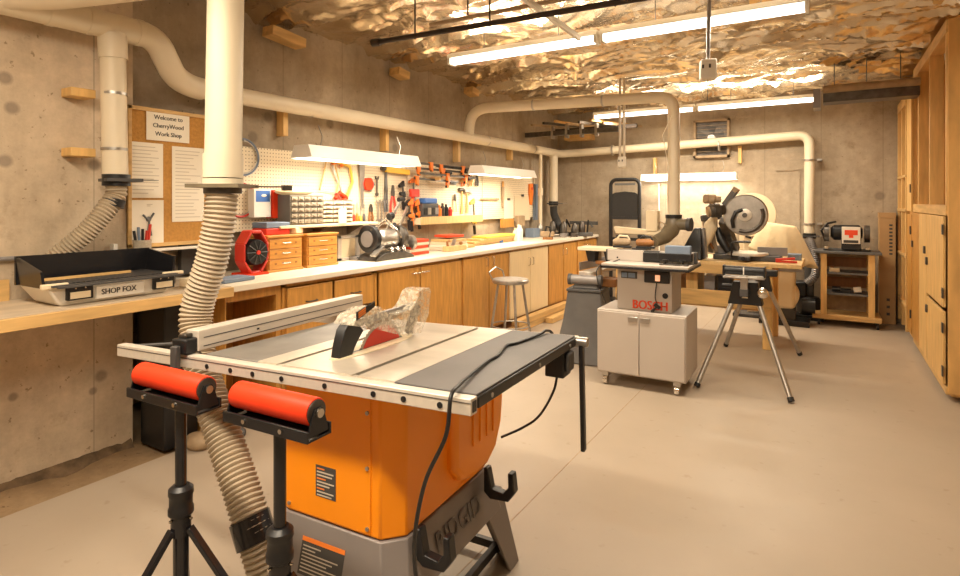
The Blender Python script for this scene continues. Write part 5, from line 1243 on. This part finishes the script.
# ------------------------------------------------------------------ workbench with mitre saw
t = thing('workbench', 'pine workbench with a wide skirt board carrying the mitre saw', 'workbench', (-1.2, 6.2, 0))
wx0, wx1, wy0, wy1, wz = -1.95, -.20, 5.86, 6.62, .80
B().box(wx0, wx1, wy0, wy1, wz-.035, wz).build('top', 'maple', t, True, bevel=.004)
for x in (wx0+.04, -.52):
    for y in (wy0+.02, wy1-.10): B().box(x, x+.085, y, y+.085, .002, wz-.035).build('leg', 'pine', t, True, bevel=.004)
B().box(wx0+.04, -.44, wy0-.002, wy0+.02, .37, .52).build('skirt_board', 'pine_x', t, True, bevel=.003)
B().box(wx0+.04, -.44, wy0+.0, wy0+.02, .68, .765).build('apron', 'pine_x', t, True, bevel=.003)
B().box(wx0+.06, -.46, wy0+.05, wy1-.05, .35, .37).build('lower_shelf', 'plywood', t, True)
for k, (x, w_, h_, m) in enumerate(((-1.22, .11, .29, 'pine'), (-1.05, .10, .27, 'grey_metal'), (-.92, .12, .28, 'black'), (-.78, .16, .30, 'maple'), (-1.45, .18, .26, 'oak'))):
    B().box(x, x+w_, wy0+.12, wy0+.5, .371, .371+h_).build('storage_box', m, bevel=.004, cat='box', label='%s box on the lower shelf of the pine workbench' % ['narrow pine', 'grey metal', 'black', 'pale maple', 'dark oak'][k])
ms = thing('mitre_saw', 'large sliding mitre saw with a round steel blade guard on the pine workbench', 'mitre saw', (-.68, 6.12, wz+.001))
B().box(-.30, .30, -.06, .20, 0, .05).build('base', 'dark_grey', ms, bevel=.008)
B().lathe((0, .04, .05), (0, 0, 1), [(.19, 0), (.19, .02), (.18, .028)], 28).build('turntable', 'aluminium', ms)
for x in (-.22, .22): B().box(x-.13, x+.13, .06, .08, .05, .13).build('fence', 'grey_metal', ms, bevel=.003)
B().beam((0, -.22, .03), (0, .0, .04), .10, .035).build('mitre_arm', 'dark_grey', ms, bevel=.004)
B().cyl((0, -.27, .035), (0, -.22, .035), .02, n=14).build('mitre_knob', 'black', ms)
B().tube([(-.12, -.10, .03), (-.12, -.11, .17), (-.09, -.11, .185), (.05, -.11, .185)], .011, n=8).build('hold_down', 'black', ms)
H = Vector((.012, -.18, .445))
gd = B(); gd.lathe(H+Vector((0, .02, 0)), (0, -1, 0), [(.185, 0), (.195, .01), (.195, .05), (.185, .06), (.03, .062)], 40)
gu = gd.build('blade_guard', 'steel', ms)
B().lathe(H+Vector((0, -.045, 0)), (0, -1, 0), [(.06, 0), (.06, .012), (.04, .018)], 22).build('arbor_cover', 'aluminium', ms)
B().cyl(H+Vector((0, -.06, 0)), H+Vector((0, -.08, 0)), .022, n=14).build('arbor_bolt', 'dark_steel', ms)
A_ = []
for k in range(14):
    an = -1.9+2.3*k/13; A_.append(H+Vector((math.cos(an)*.155, -.048, math.sin(an)*.155)))
B().tube(A_, .017, n=8).build('guard_slot', 'dark_steel', ms)
B().tube([H+Vector((-.02, -.06, .05)), H+Vector((-.08, -.07, .03)), H+Vector((-.11, -.07, -.05)), H+Vector((-.10, -.06, -.12))], .017, n=8).build('guard_link', 'black', ms)
B().beam(H+Vector((0, -.02, -.20)), H+Vector((.05, -.02, -.215)), .02, .02).build('guard_tab', 'black', ms)
B().lathe(H+Vector((-.31, -.10, .04)), (1, .5, .1), [(.05, 0), (.066, .015), (.068, .04), (.062, .045), (.068, .05), (.068, .09), (.056, .10), (.05, .14)], 24).build('motor', 'dark_steel', ms)
B().cyl(H+Vector((-.325, -.11, .03)), H+Vector((-.30, -.098, .035)), .05, n=20).build('motor_cap', 'tan', ms)
B().lathe(H+Vector((-.38, .0, .155)), (1, 0, -.04), [(.036, 0), (.046, .01), (.046, .05), (.038, .055), (.046, .06), (.046, .11), (.03, .12), (.03, .16)], 20).build('upper_motor', 'tan', ms)
B().beam(H+Vector((-.22, 0, .04)), H+Vector((-.09, -.0, .235)), .06, .06, up=(0, 1, 0)).build('handle', 'charcoal', ms, bevel=.012)
B().cyl(H+Vector((-.10, 0, .22)), H+Vector((-.075, 0, .258)), .034, n=14).build('handle_tip', 'tan', ms)
B().beam(H+Vector((-.20, .02, -.05)), Vector((-.12, .13, .08)), .08, .09).build('saw_arm', 'dark_steel', ms, bevel=.01)
for x in (-.40, -.34): B().beam((x, .0, .44), (x+.05, .04, .06), .035, .04).build('slide_tube', 'steel', ms, bevel=.006)
B().beam((-.42, -.02, .40), (-.22, -.02, .43), .05, .06).build('yoke', 'dark_steel', ms, bevel=.008)
B().tube([(-.28, -.08, .42), (-.31, -.10, .34), (-.35, -.10, .20), (-.36, -.10, .13)], [.03, .065, .052, .018], n=16).build('dust_bag', 'cream', ms)
B().tube([(-.26, -.05, .31), (-.22, -.07, .20), (-.15, -.08, .08)], [.03, .045, .035], n=12).build('dust_chute', 'black', ms)
B().tube([(-.32, .0, .38), (-.40, -.02, .28), (-.30, -.02, .10)], .012, n=8).build('cable', 'oak_dark', ms)
# black blade-shaped hood leaning by the router table
t = thing('dust_hood', 'black angled dust hood standing between the router table and the mitre saw', 'dust hood', (-1.16, 5.94, wz+.001))
B().hull8([(-.13, -.06, 0), (.11, -.06, 0), (.11, .20, 0), (-.13, .20, 0), (.02, .02, .31), (.09, .02, .31), (.09, .14, .31), (.02, .14, .31)]).build('hood_body', 'black', t, bevel=.012)
B().beam((.13, .0, .02), (.10, .03, .31), .03, .05).build('edge_strip', 'grey_metal', t, bevel=.004)
B().lathe((-.10, -.08, .0), (0, 0, 1), [(.10, 0), (.11, .01), (.09, .05), (.03, .07)], 18).build('foot', 'black', t)
for k, (x, y, m, nm, lab) in enumerate(((-.33, 6.02, 'red', 'spring_clamp', 'red spring clamp at the right end of the pine workbench'),)):
    t = thing(nm, lab, 'clamp', (x, y, wz+.001), .2)
    B().beam((-.09, 0, .03), (.07, .0, .045), .025, .02).build('upper_jaw', m, t, bevel=.004); B().beam((-.09, .0, .012), (.09, .02, .01), .025, .018).build('lower_jaw', m, t, bevel=.004)
B().box(-.34, -.22, 6.35, 6.46, wz+.001, wz+.06).build('saw_extension', 'slate_blue', bevel=.006, cat='extension', label='dark blue support bar on the workbench to the right of the mitre saw')
# portable stand with silver legs
t = thing('mitre_stand', 'portable saw stand with four silver splayed legs and a black roller head', 'saw stand', (-.53, 5.1, 0))
B().box(-.03, .03, -.50, .52, .67, .73).build('beam', 'dark_grey', t, bevel=.006)
for (yy, dd) in ((-.38, -1), (.42, 1)):
    B().hull8([(-.12, yy-.05, .60), (.12, yy-.05, .60), (.12, yy+.05, .60), (-.12, yy+.05, .60), (-.085, yy-.05, .77), (.085, yy-.05, .77), (.085, yy+.05, .77), (-.085, yy+.05, .77)]).build('leg_housing', 'black', t, bevel=.006)
    for sx in (-1, 1):
        top = Vector((sx*.075, yy, .66)); bot = Vector((sx*.305+.01, yy+dd*.30, .018))
        lg = B().cyl(top, bot, .0185, n=18).build('leg', 'steel', t)
        B().cyl(bot+(bot-top).normalized()*-.02, bot+(bot-top).normalized()*.008, .0215, n=18).build('foot', 'rubber', lg)
B().box(-.025, .025, -.50, -.46, .72, .83).build('head_post', 'steel', t, bevel=.003)
B().box(-.14, .14, -.53, -.43, .805, .82).build('head_plate', 'steel', t, bevel=.003)
B().cyl((-.132, -.48, .862), (.132, -.48, .862), .032, n=22).build('roller', 'black', t)
for x in (-.138, .138): B().box(x-.006, x+.006, -.52, -.44, .82, .897).build('roller_bracket', 'black', t, bevel=.002)
B().box(-.004, .004, -.5155, -.512, .835, .89).build('center_mark', 'white', t)
B().box(-.02, .02, -.435, -.43, .65, .70).build('label', 'white', t)
B().cyl((-.16, -.42, .735), (-.09, -.42, .735), .016, n=12).build('lock_knob', 'black', t)
B().lathe((.12, -.44, .70), (0, -1, 0), [(.035, 0), (.04, .01), (.035, .03), (.02, .04)], 18).build('clamp_wheel', 'chrome', t)
B().box(-.16, .16, .36, .48, .73, .78).build('rear_bracket', 'black', t, bevel=.006)

# ------------------------------------------------------------------ router table on its grey cabinet
rt = thing('router_table', 'grey router table on a rolling two door steel cabinet', 'router table', (-1.172, 4.15, 0), .02)
cb2 = B().box(-.318, .325, .0, .45, .095, .565).build('cabinet', 'bosch_grey', rt, bevel=.004)
for a_, b_ in ((-.311, -.003), (.003, .318)): B().box(a_, b_, -.014, 0, .105, .555).build('door', 'bosch_grey', cb2, bevel=.004)
for x in (-.045, .045): B().box(x-.035, x+.035, -.022, -.014, .495, .53).build('handle', 'steel', cb2, bevel=.003)
for x in (-.26, .26):
    for y in (.04, .38):
        c_ = B().cyl((x-.016, y-.01, .035), (x+.016, y-.01, .035), .035, n=18).build('caster', 'chrome' if y < .2 else 'black', rt)
        B().box(x-.025, x+.025, y-.035, y+.03, .065, .105).build('fork', 'steel', c_, bevel=.003)
bx = B().box(-.185, .215, .07, .40, .566, .88).build('housing', 'bosch_grey', rt, bevel=.004)
B().box(-.155, -.035, .064, .070, .80, .85).build('window', 'dark_grey', bx, bevel=.002)
B().box(-.15, -.11, .062, .064, .807, .843).box(-.10, -.05, .062, .064, .807, .843).build('window_pane', 'slate_blue', bx)
B().box(.02, .20, .052, .070, .78, .865).build('switch_panel', 'black', bx, bevel=.004)
B().box(.10, .135, .044, .052, .795, .84).build('switch', 'switch_glow', bx, bevel=.004)
B().cyl((.168, .070, .69), (.168, .062, .69), .02, n=18).build('port', 'black', bx)
text('lettering', 'BOSCH', .092, 'red_ink', (.055, .0685, .608), (1, 0, 0), (0, 0, 1), bx, sx=.86, bold=.008, depth=.001)
B().tube(spline([(.11, .05, .78), (.105, .03, .68), (.12, .03, .62), (.09, .03, .575)], 6), .004, n=8).build('switch_cord', 'black', bx)
B().rbox((.118, .035, .615), (.05, .02, .025), .2, .0, .6).rbox((.095, .035, .592), (.055, .02, .014), .2, 0, -.7).build('plug', 'black', bx, bevel=.004)
B().box(-.275, .345, -.04, .46, .897, .915).build('table_top', 'bosch_grey', rt, bevel=.003)
B().box(-.28, .35, -.045, .465, .88, .897).build('table_edge', 'black', rt, bevel=.003)
for a_, b_ in ((-.30, -.02), (.10, .34)): B().box(a_, b_, .19, .21, .916, 1.0).build('fence_face', 'bosch_grey', rt, bevel=.003)
B().box(-.32, .36, .212, .26, .916, 1.0).build('fence_back', 'dark_grey', rt, bevel=.003)
B().box(-.02, .10, .17, .20, .92, .99).build('guard', 'black', rt, bevel=.005)
for (x, z, w_) in ((.22, .965, .12), (.24, 1.02, .09)): B().box(x-w_, x+w_, .13, .19, z-.03, z+.03).build('feather_board', 'slate_blue' if z > 1 else 'black', rt, bevel=.006)
for x in (.17, .29):
    k_ = B().cyl((x, .06, .915), (x, .06, .94), .008, n=10).build('fence_knob', 'black', rt); B().cyl((x, .06, .94), (x, .06, .955), .022, n=14).build('knob_cap', 'black', k_)
B().box(.13, .33, .04, .08, .915, .925).build('clamp_bar', 'dark_steel', rt, bevel=.002)
for (x, z) in ((-.22, .94), (.13, .94)): B().cyl((x, .188, z), (x, .19, z), .007, n=10).build('bolt', 'black', rt)
B().tube(spline([(-.19, .15, .93), (-.23, .05, .91), (-.28, -.02, .90), (-.30, -.075, .84), (-.27, -.07, .72), (-.24, -.04, .62)], 6), .004, n=8).build('router_cord', 'black', rt)
# dust elbow and tools on the fence
t = thing('dust_elbow', 'olive brown dust elbow at the foot of the white column', 'elbow', (-1.26, 5.45, .95))
B().tube([(-1.255, 5.6, 1.24), (-1.255, 5.6, 1.17), (-1.27, 5.56, 1.10), (-1.31, 5.48, 1.04), (-1.38, 5.38, 1.0)], [.068, .075, .075, .065, .052], n=20).build('elbow', 'olive_plastic', t, True)
B().cyl((-1.26, 5.59, 1.16), (-1.09, 5.56, 1.16), .055, n=18).build('side_port', 'olive_plastic', t, True)
B().cyl((-1.12, 5.56, 1.16), (-1.085, 5.555, 1.16), .064, n=18).build('port_rim', 'dark_grey', t, True)
B().cyl((-1.255, 5.6, 1.215), (-1.255, 5.6, 1.25), .076, n=20).build('collar', 'black', t, True)
for k, (x, y, z, L2, m, nm, lab) in enumerate(((-1.42, 4.62, .996, .16, 'tan', 'palm_sander', 'tan palm sander on top of the router table fence, left end'), (-1.24, 4.64, .996, .16, 'oak_dark', 'belt_sander', 'brown handheld sander on the router fence beside the dust elbow'))):
    t = thing(nm, lab, 'sander', (x, y-.08, 1.001), .1); t.scale = (.8, .8, .8)
    B().box(-.09, .09, -.035, .035, 0, .02).build('sole', 'black', t, bevel=.004)
    B().lathe((-.09, 0, .055), (1, 0, 0), [(.025, 0), (.040, .02), (.040, .13), (.025, .17)], 18).build('body', m, t)
    B().tube([(-.05, 0, .09), (-.03, 0, .12), (.05, 0, .115), (.07, 0, .08)], .011, n=8).build('handle', 'cream' if k == 0 else 'black', t)
# benchtop machine behind the router table (cream arm on dark post)
t = thing('scroll_saw', 'cream armed scroll saw on a dark post behind the router table', 'scroll saw', (-1.56, 5.50, 0))
B().box(-.20, .22, -.10, .10, .80, .84).build('table', 'grey_metal', t, bevel=.006)
B().box(-.05, .10, -.08, .08, .84, .93).build('post', 'black', t, bevel=.01)
B().box(.0, .07, -.05, .05, .90, 1.06).build('riser', 'black', t, bevel=.01)
B().hull8([(-.22, -.04, 1.06), (.22, -.04, 1.05), (.22, .04, 1.05), (-.22, .04, 1.06), (-.24, -.04, 1.13), (.20, -.04, 1.10), (.20, .04, 1.10), (-.24, .04, 1.13)]).build('upper_arm', 'cream', t, bevel=.01)
B().box(-.22, -.10, -.03, .03, .96, 1.05).build('blade_holder', 'dark_grey', t, bevel=.004)
B().box(.08, .19, -.05, .05, 1.09, 1.29).build('blower_cover', 'cream', t, bevel=.01)
for d in (-1, 1): B().tube([(.14, 0, 1.20), (.22, .02, 1.14+.03*d), (.34, .02, 1.08+.02*d)], .006, n=6).build('air_tube', 'tan', t)
for x in (-.14, .16):
    for y in (-.08, .08): B().beam((x, y, .80), (x*1.3, y*2, .003), .04, .03).build('leg', 'dark_grey', t)
# jointer outfeed board with black brackets
t = thing('outfeed_support', 'pale board on black brackets level with the router table, at its left', 'outfeed support', (-1.67, 4.72, .0))
B().box(-.17, .17, -.10, .10, .955, .985).build('board', 'cream', t, bevel=.004)
for x in (-.06, .10): B().hull8([(x-.03, -.06, .86), (x+.03, -.06, .86), (x+.03, .04, .86), (x-.03, .04, .86), (x-.045, -.08, .954), (x+.045, -.08, .954), (x+.045, .06, .954), (x-.045, .06, .954)]).build('bracket', 'black', t, bevel=.004)
B().box(-.03, .09, -.04, .02, .84, .87).build('cross_bar', 'oak_dark', t, bevel=.003)
B().cyl((-.02, .05, .701), (-.02, .03, .955), .018, n=12).build('post', 'tan', t)
# jointer on a flared grey stand
t = thing('bench_jointer', 'grey jointer planer on a flared plastic stand left of the router table', 'jointer', (-1.80, 4.78, 0), .12)
B().rings([[(x*a_, y*b_, z) for x, y in ((-1, -1), (1, -1), (1, 1), (-1, 1))] for a_, b_, z in ((.255, .26, .002), (.24, .24, .06), (.18, .19, .35), (.15, .17, .55), (.145, .17, .60))]).build('stand', 'charcoal', t, bevel=.012)
B().hull8([(-.22, -.245, .0), (-.08, -.245, .0), (.08, -.245, .0), (.08, -.24, .0), (-.15, -.21, .25), (.0, -.21, .25), (.02, -.21, .25), (.02, -.2, .25)]) if False else None
B().box(-.15, .15, -.18, .18, .60, .625).build('tray_lip', 'dark_grey', t, bevel=.006)
B().hull8([(-.11, -.14, .625), (.12, -.14, .625), (.12, .14, .625), (-.11, .14, .625), (-.09, -.12, .68), (.10, -.12, .68), (.10, .12, .69), (-.09, .12, .69)]).build('housing', 'charcoal', t, bevel=.01)
B().cyl((-.12, -.12, .70), (.12, -.12, .70), .042, n=20).build('cutter_guard', 'grey_metal', t)
for x in (-.13, .13): B().cyl((x-.015, -.12, .70), (x+.015, -.12, .70), .048, n=18).build('end_knob', 'dark_grey', t)
B().beam((-.02, -.06, .745), (.26, .50, .80), .13, .03).build('bed', 'aluminium', t, bevel=.004)
B().beam((-.08, .0, .80), (.14, .50, .84), .012, .07).build('fence', 'grey_metal', t, bevel=.003)
B().box(.10, .24, .0, .18, .63, .70).build('motor_box', 'oak_dark', t, bevel=.01)

# ------------------------------------------------------------------ along the back wall
# folding frame
t = thing('folding_cart', 'black tubular folding cart with a mesh back standing at the back wall', 'folding cart', (-2.39, 7.75, 0))
w_ = .20
B().tube([(-w_, 0, .05), (-w_, 0, 1.55)] + [(-w_*math.cos(PI*k/10)**1 if False else -w_+.08*(1-math.cos(PI/2*k/5)), 0, 1.60+.08*math.sin(PI/2*k/5)) for k in range(6)] + [(w_-.08*(1-math.sin(PI/2-PI/2*k/5)) if False else w_-.08+.08*math.sin(PI/2*k/5), 0, 1.68-.08*(1-math.cos(PI/2*k/5))) for k in range(6)] + [(w_, 0, 1.55), (w_, 0, .05)], .026, n=12).build('tube_frame', 'black', t)
B().prism([(-w_+.02, 1.17), (w_-.02, 1.17), (w_-.01, 1.47), (w_-.06, 1.50), (0, 1.515), (-w_+.06, 1.50), (-w_+.01, 1.47)], 1, -.01, .02).build('mesh_back', 'black', t)
B().box(-w_, w_, -.02, .02, 1.13, 1.17).build('cross_bar', 'black', t); B().box(-w_, w_, -.02, .02, .84, .88).build('cross_bar', 'black', t); B().box(-w_, w_, -.02, .02, .42, .46).build('cross_bar', 'black', t)
B().box(-w_+.06, w_-.06, -.015, .015, 1.60, 1.63).build('grip_bar', 'charcoal', t)
B().box(-w_, w_, -.22, .02, .02, .05).build('toe_plate', 'black', t)
for x in (-w_-.02, w_+.02): B().cyl((x-.02, .0, .09), (x+.02, 0, .09), .09, n=20).build('wheel', 'rubber', t)
# covered machine
cvx, cvy = -.45, 7.30
t = thing('stationary_machine', 'cream band machine on a dark base standing below a cloth cover', 'machine', (cvx, cvy, 0))
B().lathe((cvx+.02, cvy-.10, .33), (0, 1, 0), [(.14, 0), (.16, .02), (.16, .14), (.14, .16)], 26).build('lower_wheel_case', 'cream', t, True)
B().box(cvx-.10, cvx+.14, cvy-.12, cvy+.10, .18, .62).build('column', 'cream', t, True, bevel=.04, seg=3)
B().box(cvx-.22, cvx+.28, cvy-.16, cvy+.16, .002, .06).build('base', 'black', t, True, bevel=.006)
B().box(cvx-.08, cvx+.14, cvy-.10, cvy+.10, .06, .18).build('pedestal', 'dark_grey', t, True)
B().box(cvx-.20, cvx+.22, cvy-.14, cvy+.14, .60, .64).build('table', 'grey_metal', t, True, bevel=.004)
B().cyl((cvx+.20, cvy-.02, .22), (cvx+.33, cvy-.02, .22), .08, n=18).build('motor', 'black', t, True)
B().box(cvx-.06, cvx+.10, cvy-.06, cvy+.08, .64, 1.02).build('upper_column', 'grey_metal', t, True)
def drape():
    b = B(); n, m = 40, 16; rings = []
    for j in range(m+1):
        f = j/m; r = []
        for k in range(n):
            an = 2*PI*k/n; c_, s_ = math.cos(an), math.sin(an)
            rx = (.17+.14*f**1.2)*(1+.12*max(0, c_)*f) if j else .16; ry = .10+.10*f**.8
            wv = 1+.10*f*math.sin(an*5+1.3)+.05*f*math.sin(an*9)
            z = 1.12 - (.04*f + .40*f**1.5) - .03*f*math.sin(an*5)+ (.16 if c_ < -.2 else 0)*f**2*.9 - .02*c_
            r.append((cvx-.03+rx*c_*wv, cvy-.02+ry*s_*wv, z))
        rings.append(r)
    b.rings(rings, cap=False)
    b.bm.faces.new([v for v in list(b.bm.verts)[:n]])
    return b
o = drape().build('cloth_cover', 'cloth', cat='cover', label='crumpled cream cloth cover draped over the machine beside the back wall pipe')
sm = o.modifiers.new('thick', 'SOLIDIFY'); sm.thickness = .006
t = thing('guard_disc', 'pale round disc on a stand, standing in for the clear guard outline of the mitre saw', 'guard disc', (-.78, 7.55, 0))  # stands in for the rim of the mitre saw's clear guard
B().cyl((0, -.03, 1.22), (0, .03, 1.22), .26, n=40).build('disc', 'cream', t)
B().box(-.10, .10, .031, .12, .50, 1.25).build('body', 'cream', t, bevel=.02)
B().box(-.06, .06, .04, .12, .04, .52).build('column', 'cream', t, bevel=.01)
B().box(-.2, .2, -.12, .16, .002, .04).build('foot', 'dark_grey', t, bevel=.004)
t = thing('dust_collector', 'dark dust collector body with a ribbed steel hose under the wall pipe', 'dust collector', (-.19, 7.72, 0))
B().lathe((0, 0, .06), (0, 0, 1), [(.10, 0), (.13, .02), (.13, .16), (.10, .20)], 22).build('drum', 'black', t)
B().box(-.16, .15, -.13, .13, .002, .06).build('base', 'black', t, bevel=.006)
B().box(-.20, -.02, -.10, .10, .26, .44).build('motor_housing', 'black', t, bevel=.02)
B().cyl((.0, .06, .25), (.0, .06, .80), .05, n=16).build('riser', 'dark_grey', t)
hose_mesh([(.0, .08, .93), (.03, .0, .85), (.07, -.06, .70), (.06, -.08, .52), (-.02, -.08, .42)], .042, pitch=.022).build('flexible_hose', 'grey_metal', t)
blast_gate((-.19, 7.84, .965), .062, 'blast gate at the foot of the back wall pipe', (1, 0))
B().box(-1.12, -1.0, 7.85, 7.97, .002, .9).build('leaning_board', 'maple', cat='board', label='pale board leaning against the back wall left of the covered machine')
B().box(-.96, -.62, 7.88, 7.93, .002, 1.05).build('leaning_board', 'cream', cat='board', label='wide cream panel standing against the back wall behind the mitre saw')
t = thing('drain_pipe', 'narrow vertical pipe on the back wall behind the folding cart', 'pipe', (-1.98, 7.96, .9))
B().tube([(-1.98, 7.965, .0), (-1.98, 7.965, 1.60)], .008, n=8).build('pipe', 'paper', t, True)
B().box(-1.99, -1.97, 7.95, 7.999, 1.58, 1.62).build('clip', 'steel', t, True)
